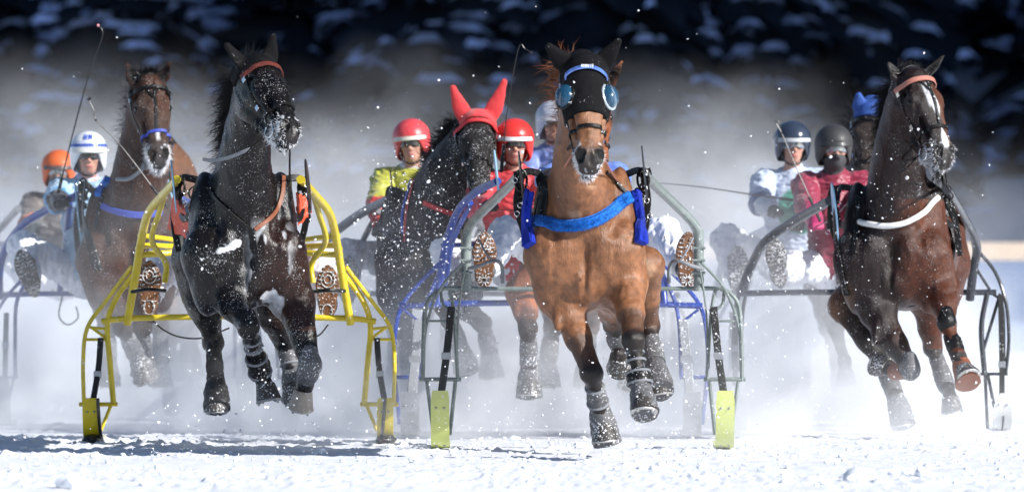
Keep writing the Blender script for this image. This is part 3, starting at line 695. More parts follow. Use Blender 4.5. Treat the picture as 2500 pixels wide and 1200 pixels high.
# --- brown horse on the left
def paint_left(v, C, H, hl, B):
    u, a = hl[:, 0], hl[:, 2]; hd = H.hm & (hl[:, 1] > -.03); o = B(0, 0, 1.1); n = fbm(v, 5, 3, 4)
    C = mixv(C, (.05, .03, .022), .7 * sm(n, .45, .62)); C = mixv(C, (.6, .6, .62), sm(.010 + .006 * np.sin(a * 18) - np.abs(u), 0, .006) * sm(a, .16, .2) * (1 - sm(a, .43, .46)) * hd)
    return frosty(v, mixv(C, (.06, .055, .055), .9 * sm(a, .44, .50) * H.hm), H, hl)
left = horse(45.0, 318, 'brown horse in a bridle with blue noseband beside the far left blue sulky', (365, 196, -.25), (392, 412), [(309, 155, 0), (414, 152, 0)],
    [('f', (262, 715, .05), (300, 800, -.15), (333, 868, .10), (345, 893, .12), (.2, .2, -1)),
     ('f', (362, 700, .05), (346, 800, .0), (350, 860, .25), (350, 880, .28), (.1, .6, -1)),
     ('h', (250, 690, 1.5), (262, 800, 1.7), (265, 880, 1.5), (265, 905, 1.5)),
     ('h', (385, 690, 1.5), (390, 800, 1.7), (392, 880, 1.5), (392, 905, 1.5))],
    (.050, .018, .009), L=.64, roll=.04, vox=.010, paint=paint_left, points=(.03, .026, .024), muzz=(.06, .055, .055), rough=.42, neck=(345, 385, .0), neckw=1.05, frost=.3, wid=1.1, yaw=.18)
# --- black horse with the red hood
red = horse(44.6, 1036, 'black horse in a red ear hood beside the driver in yellow and red', (1166, 286, -.35), (1168, 470), [(1108, 218, 0), (1228, 205, 0)],
    [('f', (962, 720, .05), (992, 815, -.12), (1000, 895, .12), (1003, 915, .14), (.1, .3, -1)),
     ('f', (1075, 700, .05), (1098, 780, -.30), (1122, 845, -.15), (1130, 870, -.12), (.1, .1, -1)),
     ('h', (960, 690, 1.5), (965, 800, 1.7), (967, 880, 1.5), (967, 905, 1.5)),
     ('h', (1060, 690, 1.5), (1180, 790, 1.6), (1195, 860, 1.4), (1197, 885, 1.4))],
    (.014, .012, .012), L=.62, vox=.013, points=(.014, .012, .012), muzz=(.03, .028, .028), rough=.5, neck=(1095, 425, -.1), neckw=1.05, frost=.6, wid=.95, yaw=.0)
# --- chestnut behind the front horse
back_ch = horse(43.2, 1420, 'chestnut horse mostly hidden behind the hooded chestnut horse, one ear and eye showing', (1443, 215, -.3), (1462, 440), [(1368, 168, 0), (1517, 152, 0)],
    [('f', (1278, 712, .0), (1288, 800, -.25), (1292, 890, -.18), (1292, 925, -.16), (0, -.1, -1)),
     ('f', (1470, 700, .0), (1530, 800, -.05), (1540, 880, .2), (1540, 905, .22), (0, .4, -1)),
     ('h', (1360, 700, 1.5), (1350, 800, 1.7), (1337, 880, 1.5), (1337, 905, 1.5)),
     ('h', (1450, 690, 1.5), (1440, 800, 1.7), (1430, 880, 1.5), (1430, 905, 1.5))],
    (.24, .075, .028), L=.62, vox=.013, points=(.03, .022, .02), rough=.5, neck=(1425, 400, -.05), frost=.3, yaw=.1, wid=.95)
# --- two more far back
blue7 = horse(47.5, 2120, 'dark horse in blue ear covers half hidden behind the right dark bay horse', (2128, 268, -.3), (2110, 480), [(2096, 232, 0), (2168, 240, 0)],
    [('f', (2010, 700, .0), (2040, 800, -.15), (2062, 880, .0), (2064, 905, .0)), ('f', (2160, 700, .0), (2168, 800, -.2), (2170, 880, .1), (2170, 905, .12)),
     ('h', (2000, 690, 1.5), (2020, 800, 1.7), (2040, 880, 1.5), (2045, 905, 1.5)), ('h', (2160, 690, 1.5), (2165, 800, 1.7), (2167, 880, 1.5), (2167, 905, 1.5))],
    (.05, .035, .03), vox=.013, points=(.04, .035, .033), rough=.55, neck=(2120, 400, -.05), frost=.5, yaw=-.1)
far8 = horse(50.0, 436, 'blurred chestnut horse in the snow mist behind the brown horse on the left', (366, 318, -.3), (372, 520), [(350, 296, 0), (386, 296, 0)],
    [('f', (400, 700, .0), (425, 790, -.15), (420, 865, .0), (420, 885, .0)), ('f', (470, 700, .0), (455, 790, -.2), (450, 865, .1), (450, 885, .12)),
     ('h', (400, 690, 1.5), (400, 790, 1.7), (400, 865, 1.5), (400, 885, 1.5)), ('h', (470, 690, 1.5), (472, 790, 1.7), (474, 865, 1.5), (474, 885, 1.5))],
    (.16, .07, .035), vox=.018, points=(.10, .07, .06), rough=.55, neck=(428, 430, -.05), yaw=.05)
# ------------------------------------------------------------------ tack: bridles, hoods, straps, manes, reins
def rein(h, hand, q, px=None, m='leather', r=.006, via=None):
    H = h['H']; a = H.w(q * .075, -.085, .475); s = h['B'](q * .26, .55, 1.50); pts = [a, a * .5 + s * .5 + V3(0, 0, -.05)] + ([P(*via)] if via is not None else []) + [s, s * .5 + hand * .5 + V3(0, 0, -.03), hand]
    b = MB(); b.tube(pts, r, n=6, sub=8, flat=(V3(0, 0, 1), .5)); return b.build('rein', M[m], h['root'])
def tackle(h, q, tip, m='leather', cloth=None, seed=1):
    "straps, loops and buckles that tie the shaft tip to the saddle"
    B = h['B']; g = random.Random(seed); b = MB(); a = B(q * .20, .60, 1.56); t = np.asarray(tip); c_ = B(q * .31, .60, 1.15)
    b.strip(catmull([a, a * .4 + t * .6 + V3(q * .02, -.02, .03), t], 6), [V3(0, -1, .3)] * 13, .045, .008)
    b.strip(catmull([t + V3(0, -.02, .02), t * .5 + c_ * .5 + V3(q * .03, -.05, 0), c_], 6), [V3(0, -1, 0)] * 13, .038, .008)
    b.strip(catmull([t + V3(q * .01, -.03, 0), t + V3(q * .03, -.05, -.16), t + V3(q * -.01, -.03, -.30)], 6), [V3(0, -1, 0)] * 13, .028, .006)
    b.strip(catmull([B(q * .23, .15, 1.40), B(q * .30, .35, 1.34), t + V3(0, .05, -.05)], 6), [V3(q * .6, -1, 0)] * 13, .040, .008)
    for k in range(4): x = t + V3(g.uniform(-.03, .03), -.04, -.07 * k + g.uniform(-.02, .02)); b.box(x, V3(.018, 0, .006), V3(0, .012, 0), V3(-.004, 0, .02))
    e = [t + V3(.055 * math.cos(x) * .6, -.05, .06 * math.sin(x) - .02) for x in np.linspace(0, 6.283, 15)]; b.tube(e, .008, n=6, sub=1, cap=False)
    o = b.build('shaft_tug', M[m], h['root']); s = MB()
    for k in range(5): s = MB(); x = t + V3(g.uniform(-.04, .04), -.065, -.06 * k + g.uniform(-.02, .04)); s.tube([x + V3(.014 * math.cos(z), 0, .014 * math.sin(z)) for z in np.linspace(0, 6.283, 9)], .003, n=5, sub=1, cap=False); s.build('steel_ring', M['steel'], o)
    return o
def fluffy(h, pxs, wd, m, name, th=.022, off=.01):
    p, n_ = lay(h['T'], pxs, h['D'], 6, off); b = MB(); g = random.Random(4); b.strip(p, n_, wd, th); o = b.build(name, M[m], h['root'])
    V, F = [], []   # short pile
    for k in range(int(len(p) * wd * 1400)):
        i = g.random() * (len(p) - 1.01); a = int(i); t = nrm(p[a + 1] - p[a]); nn = nrm(n_[a]); sd = np.cross(t, nn); u = g.uniform(-.5, .5); x = p[a] + (p[a + 1] - p[a]) * (i - a) + sd * u * wd + nn * th * (.9 - abs(u) * .5)
        d = nrm(nn + sd * (u * 2 + g.uniform(-.5, .5)) + t * g.uniform(-.6, .6)); l = g.uniform(.006, .014); r = .0026; c_ = len(V); V += [x + t * r, x - t * r * .5 + sd * r, x - t * r * .5 - sd * r, x + d * l]; F += [(c_, c_ + 1, c_ + 3), (c_ + 1, c_ + 2, c_ + 3), (c_ + 2, c_, c_ + 3)]
    mesh_obj('pile', np.array(V), np.array(F), M[m], o); return o
def forelock(h, n, m, L=.12, wind=V3(.1, -.2, 0), name='forelock'):
    H = h['H']; r = [H.w(u, -.05, -.035) for u in (-.05, -.02, .02, .05)]; strands(r, [nrm(H.f * .6 - H.a * .7)] * 4, L, n, M[m], name, h['root'], wind=wind, grav=.9, curl=.6, seed=3)
def mane(h, n, m, L, side, wind, lo=1.55, curl=.5, grav=.5, seed=2, r=.0016):
    p, d = crest(h, side=side, lo=lo); return strands(p, d, L, n, M[m], 'mane', h['root'], wind=wind, grav=grav, curl=curl, seed=seed, r=r)
def tipof(cx, x, y, D, d): return P(x, y, D + d)
# front chestnut
hood_mesh(bay, 'ear_hood', M['black_knit'], amax=.315)
bridle(bay, brow=False, bit=True)
H = bay['H']; p, n_ = ring(bay['T'], H.w(0, -.03, .135), H.u, nrm(H.f * .88 - H.a * .45), .25, math.pi - .25, 30, R=.3, off=.026); b = MB(); b.strip(p, n_, .030, .006); bb_ = b.build('browband', M['blue_shiny'], bay['root'])
def letters(word, c0, right, up, out, hgt_, m, parent, name):
    G = {'A': [(0, 0, .5, 1), (.5, 1, 1, 0), (.2, .4, .8, .4)], 'N': [(0, 0, 0, 1), (0, 1, 1, 0), (1, 0, 1, 1)], 'I': [(.5, 0, .5, 1)], 'E': [(0, 0, 0, 1), (0, 1, .8, 1), (0, .5, .7, .5), (0, 0, .8, 0)]}
    b = MB(); w_ = hgt_ * .62
    for k, ch_ in enumerate(word):
        o_ = c0 + right * (k - len(word) / 2 + .1) * w_ * 1.35 
        for x0_, y0_, x1_, y1_ in G[ch_]: a_, e_ = o_ + right * x0_ * w_ + up * (y0_ - .5) * hgt_, o_ + right * x1_ * w_ + up * (y1_ - .5) * hgt_; b.strip([a_, e_], [out, out], hgt_ * .16, .0012)
    return b.build(name, M[m], parent)
pm = p[15]; letters('ANNIE', pm + H.f * .010, H.u, nrm(-H.a + H.f * .1), nrm(H.f), .018, 'ice', bb_, 'browband_letters')
for q in (-1, 1):
    c_ = H.w(q * .108, .020, .205); out = nrm(H.u * q * .75 + H.f * .62); e1 = nrm(H.a - out * np.dot(H.a, out)); e2 = np.cross(out, e1)
    b = MB(); b.tube([c_ + (e1 * math.cos(x) * 1.15 + e2 * math.sin(x)) * .062 for x in np.linspace(0, 6.283, 29)], .0085, n=8, sub=1, cap=False); gg = b.build('goggle_cup', M['clear_rim'] if q > 0 else M['leather'], bay['root'])
    b = MB(); R_ = np.array([e1, e2, out]).T; vs, fs = [], []
    for i in range(7):
        for j in range(24): an = 2 * math.pi * j / 24; ph = i / 6 * 1.5; vs.append(c_ + R_ @ np.array((math.cos(an) * .068 * math.cos(ph), math.sin(an) * .060 * math.cos(ph), .052 * math.sin(ph))))
    fs = [(i * 24 + j, i * 24 + (j + 1) % 24, (i + 1) * 24 + (j + 1) % 24, (i + 1) * 24 + j) for i in range(6) for j in range(24)] + [tuple(6 * 24 + j for j in range(24))]
    b.add(vs, fs); b.build('goggle_lens', M['bluelens'], gg)
    b = MB()
    for k in range(6): an = .6 + k * .75; b.blob(c_ + (e1 * math.cos(an) * 1.15 + e2 * math.sin(an)) * .058 + out * .008, .0045, irr=0)
    b.build('rivets', M['steel'], gg)
whiskers(bay, 600, ln=(.010, .034), fsel=-.02)
fluffy(bay, [(1306, 541), (1350, 549), (1405, 547), (1462, 530), (1505, 502), (1534, 482)], .066, 'fleece', 'breast_collar')
fluffy(bay, [(1300, 470), (1292, 530), (1298, 600)], .080, 'royal', 'fleece_pad', th=.03); fluffy(bay, [(1545, 470), (1556, 540), (1560, 595)], .080, 'royal', 'fleece_pad', th=.03)
strap(bay, [(1318, 430), (1330, 470), (1322, 525)], .075, 'leather', 'shoulder_pad'); strap(bay, [(1478, 420), (1505, 448), (1535, 478)], .022, 'leather'); strap(bay, [(1338, 430), (1320, 470), (1308, 525)], .02, 'leather')
girth(bay); tackle(bay, -1, P(1272, 432, 38.2), seed=1); tackle(bay, 1, P(1570, 428, 38.2), seed=2)
for q, via in ((-1, None), (1, None)): rein(bay, P(1390 if q < 0 else 1460, 500, 40.4), q, m='pink_leather')
mane(bay, 1300, 'red_hair', .19, -.9, V3(-.55, .1, .0), lo=1.8, curl=1.3, grav=.5, r=.002)
# black
hood_mesh(black, 'ear_covers', M['black_knit'], amax=.055); bridle(black, brow_col='red_beads', brow=True, nose_col=None)
whiskers(black, 500, ln=(.008, .026), amin=.44, down=.3, fsel=.02)
H_ = black['H']; v_, N_ = black['v'], black['N']; hl_ = black['hl']
strap(black, [(505, 458), (560, 515), (612, 560)], .024, 'leather'); strap(black, [(692, 432), (688, 480), (665, 525), (622, 560)], .026, 'brown_leather'); strap(black, [(614, 558), (626, 605), (632, 655)], .026, 'leather', 'breast_strap')
strap(black, [(498, 388), (520, 392), (565, 383), (610, 362)], .022, 'strap_grey', 'neck_strap'); strap(black, [(455, 560), (500, 640), (530, 690)], .03, 'leather')
girth(black); tackle(black, -1, P(438, 448, 39.9), seed=3); tackle(black, 1, P(742, 450, 39.9), seed=4)
def clothflap(h, pts, nm, m): 
    g = np.random.default_rng(2); n = 14; A, B2, C2, D2 = [P(*p_) for p_ in pts]; vs = []
    for i in range(n):
        for j in range(n): u, w_ = i / (n - 1), j / (n - 1); p_ = (A * (1 - u) + B2 * u) * (1 - w_) + (D2 * (1 - u) + C2 * u) * w_; vs.append(p_ + V3(0, .012 * math.sin(u * 9 + w_ * 5) + .006 * math.sin(w_ * 17 + u * 3), .006 * math.sin(u * 14)))
    vs2 = [p_ + V3(0, .004, 0) for p_ in vs]; k = n * n; fs = [(i * n + j, (i + 1) * n + j, (i + 1) * n + j + 1, i * n + j + 1) for i in range(n - 1) for j in range(n - 1)]; fs += [tuple(k + x for x in f[::-1]) for f in fs]
    bd = [i * n for i in range(n)] + [(n - 1) * n + j for j in range(1, n)] + [i * n + n - 1 for i in range(n - 2, -1, -1)] + [j for j in range(n - 2, 0, -1)]; fs += [(bd[i], bd[(i + 1) % len(bd)], k + bd[(i + 1) % len(bd)], k + bd[i]) for i in range(len(bd))]
    b = MB(); b.add(vs + vs2, fs); return b.build(nm, M[m], h['root'])
clothflap(black, [(422, 478, 39.7), (448, 500, 39.5), (470, 588, 39.4), (408, 560, 39.9)], 'saddle_cloth', 'orange_cloth'); clothflap(black, [(722, 470, 39.6), (744, 478, 39.8), (762, 520, 39.9), (728, 552, 39.6)], 'saddle_cloth', 'orange_cloth')
for q in (-1, 1): rein(black, P(560 if q < 0 else 620, 560, 41.5), q)
mane(black, 2000, 'black_hair', .15, -.9, V3(-.35, .1, -.25), lo=1.6, curl=.6, grav=.9); forelock(black, 160, 'black_hair', .10, V3(.5, -.2, .2))
# right dark bay
bridle(right, brow_col='pink_leather', blaze=True); whiskers(right, 600, ln=(.008, .030), amin=.44, fsel=.03)
H = right['H']; b = MB(); b.blob(H.w(-.097, .002, .212), (.010, .012, .008), irr=0, sub=2); b.build('eye_white', M['sclera'], right['body'])
p, n_ = lay(right['T'], [(2098, 544), (2150, 550), (2205, 543), (2250, 518), (2285, 484)], 43.0, 6, .02); b = MB(); b.tube(p, .019, n=10, sub=1); b.build('white_breast_strap', M['white_tube'], right['root'])
strap(right, [(2095, 480), (2092, 545), (2085, 620)], .03, 'leather'); strap(right, [(2058, 450), (2040, 530), (2050, 640), (2070, 720)], .05, 'leather'); strap(right, [(2286, 420), (2300, 470), (2312, 520)], .03, 'leather')
girth(right); tackle(right, -1, P(2035, 470, 43.4), seed=5); tackle(right, 1, P(2290, 432, 43.5), seed=6)
for q in (-1, 1): rein(right, P(1992 if q < 0 else 2080, 552, 45.8), q)
mane(right, 2400, 'black_hair', .14, -1.2, V3(-.4, .1, -.1), lo=1.6, curl=.5, grav=.7); forelock(right, 260, 'black_hair', .07, V3(.3, .1, .1))
# left brown
bridle(left, nose_col='blue_band', blaze=True); whiskers(left, 1800, ln=(.010, .040), amin=.44, fsel=-.0, down=.8)
strap(left, [(252, 503), (290, 517), (340, 524), (392, 518)], .045, 'blue_band', 'breast_strap', th=.012); strap(left, [(262, 430), (245, 500), (232, 560)], .03, 'leather'); strap(left, [(212, 440), (206, 520), (222, 600), (240, 660)], .06, 'leather'); strap(left, [(268, 440), (240, 480)], .05, 'fleece', 'fleece_roll', th=.03)
girth(left); tackle(left, -1, P(205, 450, 45.6), seed=7); tackle(left, 1, P(428, 450, 45.6), seed=8)
for q in (-1, 1): rein(left, P(150 if q < 0 else 250, 495, 45.9), q)
b = MB(); b.tube([P(285, 437, 44.7), P(315, 436, 44.6), P(345, 415, 44.55), P(352, 400, 44.55)], .014, n=8); b.build('neck_rein', M['strap_grey'], left['root'])
mane(left, 500, 'grey_hair', .13, -1.2, V3(-.6, .1, .2), lo=1.7, curl=.8, grav=.3); forelock(left, 380, 'black_hair', .09, V3(0, -.1, .1))
# red hooded
hood_mesh(red, 'red_ear_hood', M['red_knit'], amax=.05); bridle(red, brow_col='red_strap', blaze=False)
strap(red, [(1036, 494), (1075, 510), (1120, 524), (1165, 526)], .035, 'red_strap', 'breast_strap'); strap(red, [(1005, 440), (985, 520), (985, 570)], .02, 'blue_strap'); strap(red, [(1012, 440), (994, 520), (990, 590)], .02, 'red_strap')
girth(red); tackle(red, -1, P(955, 470, 45.0), seed=9); mane(red, 1300, 'black_hair', .12, -1.0, V3(-.3, .1, .2), lo=1.6, curl=.5, grav=.3, r=.003)
for q in (-1, 1): rein(red, P(960 if q < 0 else 1050, 540, 45.6), q)
# chestnut behind, blue hooded
bridle(back_ch); girth(back_ch); mane(back_ch, 500, 'red_hair', .22, -1, V3(-.6, 0, .2), lo=1.6)
for q in (-1, 1): rein(back_ch, P(1190 if q < 0 else 1300, 510, 43.9), q)
hood_mesh(blue7, 'blue_ear_hood', M['blue_knit'], amax=.06); bridle(blue7); mane(blue7, 400, 'black_hair', .2, -1, V3(-.3, 0, .3), lo=1.6)
for q in (-1, 1): rein(blue7, P(1890 if q < 0 else 1950, 520, 46.4), q)
bridle(far8)

# boots on the legs
for i, t0, t1, r0, r1, m_, sg, bl in ((0, .30, .98, .046, .056, 'grey_boot', 'cannon', .004), (0, -.05, 1.35, .050, .078, 'grey_boot', 'pastern', .010), (1, .25, .55, .044, .048, 'leather', 'cannon', 0), (1, .72, 1.12, .056, .062, 'leather', 'cannon', .010), (1, .25, 1.25, .056, .078, 'grey_boot', 'pastern', .004),
                                 (2, .2, 1., .05, .06, 'grey_boot', 'cannon', .01), (3, .35, 1.0, .048, .06, 'grey_boot', 'cannon', .008), (3, .0, 1.3, .054, .076, 'grey_boot', 'pastern', .008)): leg_boot(bay, i, t0, t1, r0, r1, M and m_, 'leg_boot', sg, bl, roll=(i < 2 and sg == 'cannon'))
for i, t0, t1, r0, r1, m_, sg, bl in ((0, .25, .50, .046, .05, 'grey_boot', 'cannon', 0), (0, .62, 1.1, .054, .060, 'leather', 'cannon', .010), (1, .0, .6, .056, .06, 'grey_boot', 'cannon', .006), (2, .15, .9, .046, .054, 'black_knit', 'cannon', .0), (2, -.1, 1.2, .056, .080, 'leather', 'pastern', .006), (3, .0, .8, .054, .05, 'grey_boot', 'cannon', .006), (3, -.2, .8, .058, .066, 'grey_boot', 'pastern', .004)):
    leg_boot(black, i, t0, t1, r0, r1, m_, 'leg_boot', sg, bl, roll=sg == 'cannon' and i in (0, 3))
cap_boot(black, P(607, 800, 39.2 - .25), .062, 'leather'); cap_boot(black, P(757, 892, 39.2 - .20), .066, 'grey_boot')
cap_boot(right, P(2222, 902, 43 - .25), .064, 'grey_boot'); cap_boot(right, P(2311, 788, 43 - .32), .060, 'leather')
for i, t0, t1, r0, r1, m_, sg, bl in ((0, .3, 1., .05, .058, 'brown_leather', 'cannon', .006), (1, .35, .9, .046, .052, 'leather', 'cannon', .004), (1, .3, 1.3, .054, .082, 'brown_leather', 'pastern', .0), (2, .2, 1., .048, .056, 'grey_boot', 'cannon', .006), (2, 0, 1.3, .056, .08, 'grey_boot', 'pastern', .006), (3, .2, 1., .048, .056, 'grey_boot', 'cannon', .006)):
    leg_boot(right, i, t0, t1, r0, r1, m_, 'leg_boot', sg, bl, roll=False)
for h_ in (left, red, back_ch):
    for i in (0, 1, 2, 3): leg_boot(h_, i, .2, 1., .048, .058, 'grey_boot', 'leg_boot', 'cannon', .006, roll=False); leg_boot(h_, i, .1, 1.35, .056, .086, 'grey_boot', 'leg_boot', 'pastern', .006, roll=False)
# ------------------------------------------------------------------ sulkies on ski runners
def pipe(b, pts, D, r, m=0, n=10, sub=5, flat=None): return b.tube([P(x, y, D + d) for x, y, d in pts], r, n=n, sub=sub, m=m, flat=flat)
def ski(cx, top, bot, wpx, D, m, parent, tip=.25, slot=False, bolts=True, back=.55, thick=.012, name='ski_runner', cone=False):
    c0 = P(cx, bot, D); zt = P(cx, top, D)[2]; wd = wpx / FPX * D / 2; b = MB(); prof = []
    x0 = c0[0]; y0 = c0[1]; z0 = .012
    for i in range(15):
        t = i / 14; an = t * math.pi / 2; h = zt - z0
        prof.append((y0 - .10 + .16 * (1 - math.cos(an)) * 1.0 - .06 * (1 - t), z0 + h * (1 - math.sin(an) ** .8), wd * (min(1, .86 + t * 4) if not cone else min(1, .28 + t * 4.5))))
    for i in range(1, 6): prof.append((prof[14][0] + back * i / 5, z0 + (.0 if i < 5 else .02), wd))
    vs = []
    for k, (y, z, w_) in enumerate(prof):
        a = prof[max(k - 1, 0)]; c = prof[min(k + 1, len(prof) - 1)]; ty, tz = c[0] - a[0], c[1] - a[1]; l = math.hypot(ty, tz) + 1e-9; ny, nz = -tz / l * thick, ty / l * thick
        for sx in (-1, -.6, .6, 1):
            vs.append((x0 + sx * w_, y - abs(ny) * 0 , z))
        for sx in (1, .6, -.6, -1): vs.append((x0 + sx * w_, y + abs(ny) + .002, z + abs(nz)))
    fs = [(k * 8 + j, k * 8 + (j + 1) % 8, (k + 1) * 8 + (j + 1) % 8, (k + 1) * 8 + j) for k in range(len(prof) - 1) for j in range(8)]
    fs += [tuple(range(8)), tuple((len(prof) - 1) * 8 + j for j in range(8))[::-1]]
    b.add(vs, fs); o = b.build(name, m, parent)
    if bolts:
        for sx in (-.55, .55):
            for k in (2, 11): s = MB(); s.blob((x0 + sx * wd * .8, prof[k][0] - .003, prof[k][1]), .007, irr=0); s.build('bolt', M['dull_steel'], o)
    if slot:
        s = MB(); s.strip([np.array((x0 + .004, prof[k][0] - .002, prof[k][1])) for k in range(5, 14)], [V3(0, -1, .2)] * 9, .012, .003); s.build('slot', M['black_paint'], o)
    return o, prof
def disc_plate(px, py, D, hpx, m, parent, rot=.12, tilt=.08, wide=.13, name='side_plate'):
    c = P(px, py, D); r = hpx / FPX * D / 2; b = MB(); n = 28
    a = nrm(V3(tilt, 0, 1)); e = nrm(V3(rot, 1, 0)); k = np.cross(a, e); vs = []
    for s_ in (-1, 1):
        for j in range(n): an = 2 * math.pi * j / n; vs.append(c + a * math.cos(an) * r + e * math.sin(an) * wide + k * s_ * .004)
    fs = [tuple(range(n))[::-1], tuple(range(n, 2 * n))] + [(j, (j + 1) % n, n + (j + 1) % n, n + j) for j in range(n)]
    b.add(vs, fs); return b.build(name, m, parent)
for nm_, c_, r_, k_ in (('yellow_paint', (.68, .52, .02), .35, .15), ('green_steel', (.20, .235, .225), .28, .25), ('black_paint', (.012, .012, .013), .3, .1), ('blue_paint', (.012, .045, .28), .3, .3),
                        ('grey_paint', (.16, .165, .18), .4, .2), ('silver_paint', (.62, .65, .70), .25, .15), ('dark_steel', (.045, .05, .06), .25, .2), ('lime_ski', (.55, .60, .19), .45, .06),
                        ('yellow_ski', (.66, .52, .01), .5, .1), ('white_ski', (.66, .67, .66), .5, .1), ('grey_ski', (.20, .21, .23), .55, .2), ('dull_steel', (.35, .36, .38), .4, .1)):
    M[nm_] = mat(nm_, c_, r_, bump=.12, bscale=45, var=k_, vscale=11, coat=.25 if 'paint' in nm_ else 0, frost=.85, fscale=120, fthr=.685)
M['dull_steel'].node_tree.nodes['Principled BSDF'].inputs['Metallic'].default_value = .7
M['webbing'] = mat('black_webbing', (.012, .012, .013), .6, bump=.5, bscale=150, frost=.7, fthr=.68); M['grey_web'] = mat('grey_webbing', (.25, .26, .28), .6, bump=.4, bscale=150, frost=.7)
M['seat_vinyl'] = mat('seat_vinyl', (.03, .03, .035), .4)
M['yellow_line'] = mat('yellow_tape', (.75, .62, .02), .5)

def sulky(cx, D, label, paint, spec, group='racing sulkies on runners', loc=None):
    c0 = P(cx, 720, D); root = thing('sulky', (c0[0], c0[1], 0), label, 'sulky', group)
    mir = lambda pts: [(2 * cx - x, y, d) for x, y, d in pts]
    m, m2 = M[paint], M[spec.get('paint2', paint)]
    b = MB(); pipe(b, spec['cross'] if len(spec['cross']) > 3 else spec['cross'] + mir(spec['cross'])[::-1], D, spec.get('rc', .02)); b.build('crossbar', m2, root)
    for side in (0, 1):
        f = mir if side else (lambda p: p)
        g = lambda k: (spec.get(k + '_R') if side and k + '_R' in spec else (f(spec[k]) if k in spec else None))
        b = MB(); sh = g('shaft'); pipe(b, sh, D, spec.get('rs', .026), n=14)
        s_ = b.build('shaft', m, root)
        if spec.get('line') :
            l = MB(); pts = [P(x, y - 1.5, D + d - .006) + V3(0, -.02, .008) for x, y, d in sh]; q = catmull(pts, 5); k0 = int(len(q) * .28); q = q[k0:-3]
            if side: l.strip(q, [V3(0, -1, .6)] * len(q), .008, .004); l.build('yellow_stripe', M['yellow_line'], s_)
        if spec.get('clamp'):
            l = MB(); x, y0, y1 = spec['clamp']; pipe(l, f([(x, y0, -.02), (x, y1, -.02)]), D, .031, n=14, sub=1)
            for yy in (y0 + 45, y0 + 75, y1 - 45): pipe(l, f([(x - 16, yy, -.05), (x + 16, yy, -.05)]), D, .008, sub=1)
            l.build('clamp', m, s_)
        for k, nm_ in (('inner', 'inner_brace'), ('brace', 'brace')):
            if g(k):
                b = MB(); pipe(b, g(k), D, spec.get('ri', .017)); b.build(nm_, m, root)
        b = MB()
        for pts, r in spec['fork']: pipe(b, f(pts), D, r, n=8)
        if side and 'fork_R' in spec:
            b = MB()
            for pts, r in spec['fork_R']: pipe(b, pts, D, r, n=8)
        b.build('runner_fork', m2, root)
        for key, nm_, mm, th in (('strap', 'lift_strap', spec.get('strapm', 'webbing'), .006),):
            s1 = g(key)
            if s1:
                b = MB(); q = catmull([P(x, y, D + d) for x, y, d in s1], 6); b.strip(q, [V3(0, -1, 0)] * len(q), spec.get('strapw', .036), th)
                st = b.build(nm_, M[mm], root); k_ = q[int(len(q) * .55)]
                b = MB(); b.box(k_, V3(spec.get('strapw', .036) * .65, 0, 0), V3(0, .01, 0), V3(.0, 0, .022)); b.build('buckle', M['dull_steel'], st)
        sk = spec['ski']; x = 2 * cx - sk[0] if side else sk[0]
        if side and 'ski_R' in spec: x = spec['ski_R']
        o, prof = ski(x, sk[1], sk[2], sk[3], D, M[sk[4]], root, slot=spec.get('slot', False), cone=spec.get('cone', False))
        if spec.get('shoe'):   # black rubber shoe under the tip and along one edge
            b = MB(); c_ = P(x + 2, sk[2] - 10, D); b.blob((c_[0], c_[1] - .05, .034), (.062, .07, .034), irr=.08, sub=2, seed=side)
            wd = sk[3] / FPX * D / 2; q = [np.array((c_[0] + (wd * .8 + .02 * (k / 12) if not side else -wd * .1 - .03 * k / 12), prof[k][0] - .012, prof[k][1])) for k in range(0, 13)]
            b.strip(q, [V3(0, -1, .1)] * len(q), .022, .014); b.build('rubber_shoe', M['black_paint'], o)
        if 'disc' in spec:
            dx, dy_, dd, dh, dm = spec['disc'] if not side else spec.get('disc_R', (2 * cx - spec['disc'][0],) + tuple(spec['disc'][1:]))
            disc_plate(dx, dy_, D + dd, dh, M[dm], root, rot=.035 * (1 if side else -1), tilt=.10 * (-1 if side else 1) * (1 if side else -1))
    for k in spec.get('bars', []): b = MB(); pipe(b, k[0], D, k[1]); b.build('frame_bar', m2, root)
    sx, sy = spec.get('seat', (cx, 655)); s0 = P(sx, sy, D + .42); b = MB(); b.box(s0, V3(.20, 0, 0), V3(0, .17, .01), V3(0, 0, .03), bev=.4); b.box(s0 + (0, .19, .09), V3(.19, 0, 0), V3(0, .02, 0), V3(0, .02, .08), bev=.4)
    b.build('seat', M['seat_vinyl'], root)
    b = MB(); cb = P(cx, spec['cross'][-1][1], D)
    for q in (-1, 1): b.tube([s0 + (q * .12, .05, -.03), s0 + (q * .12, -.1, -.12), cb + (q * .16, .0, 0)], .016)
    b.build('seat_post', m2, root)
    return root
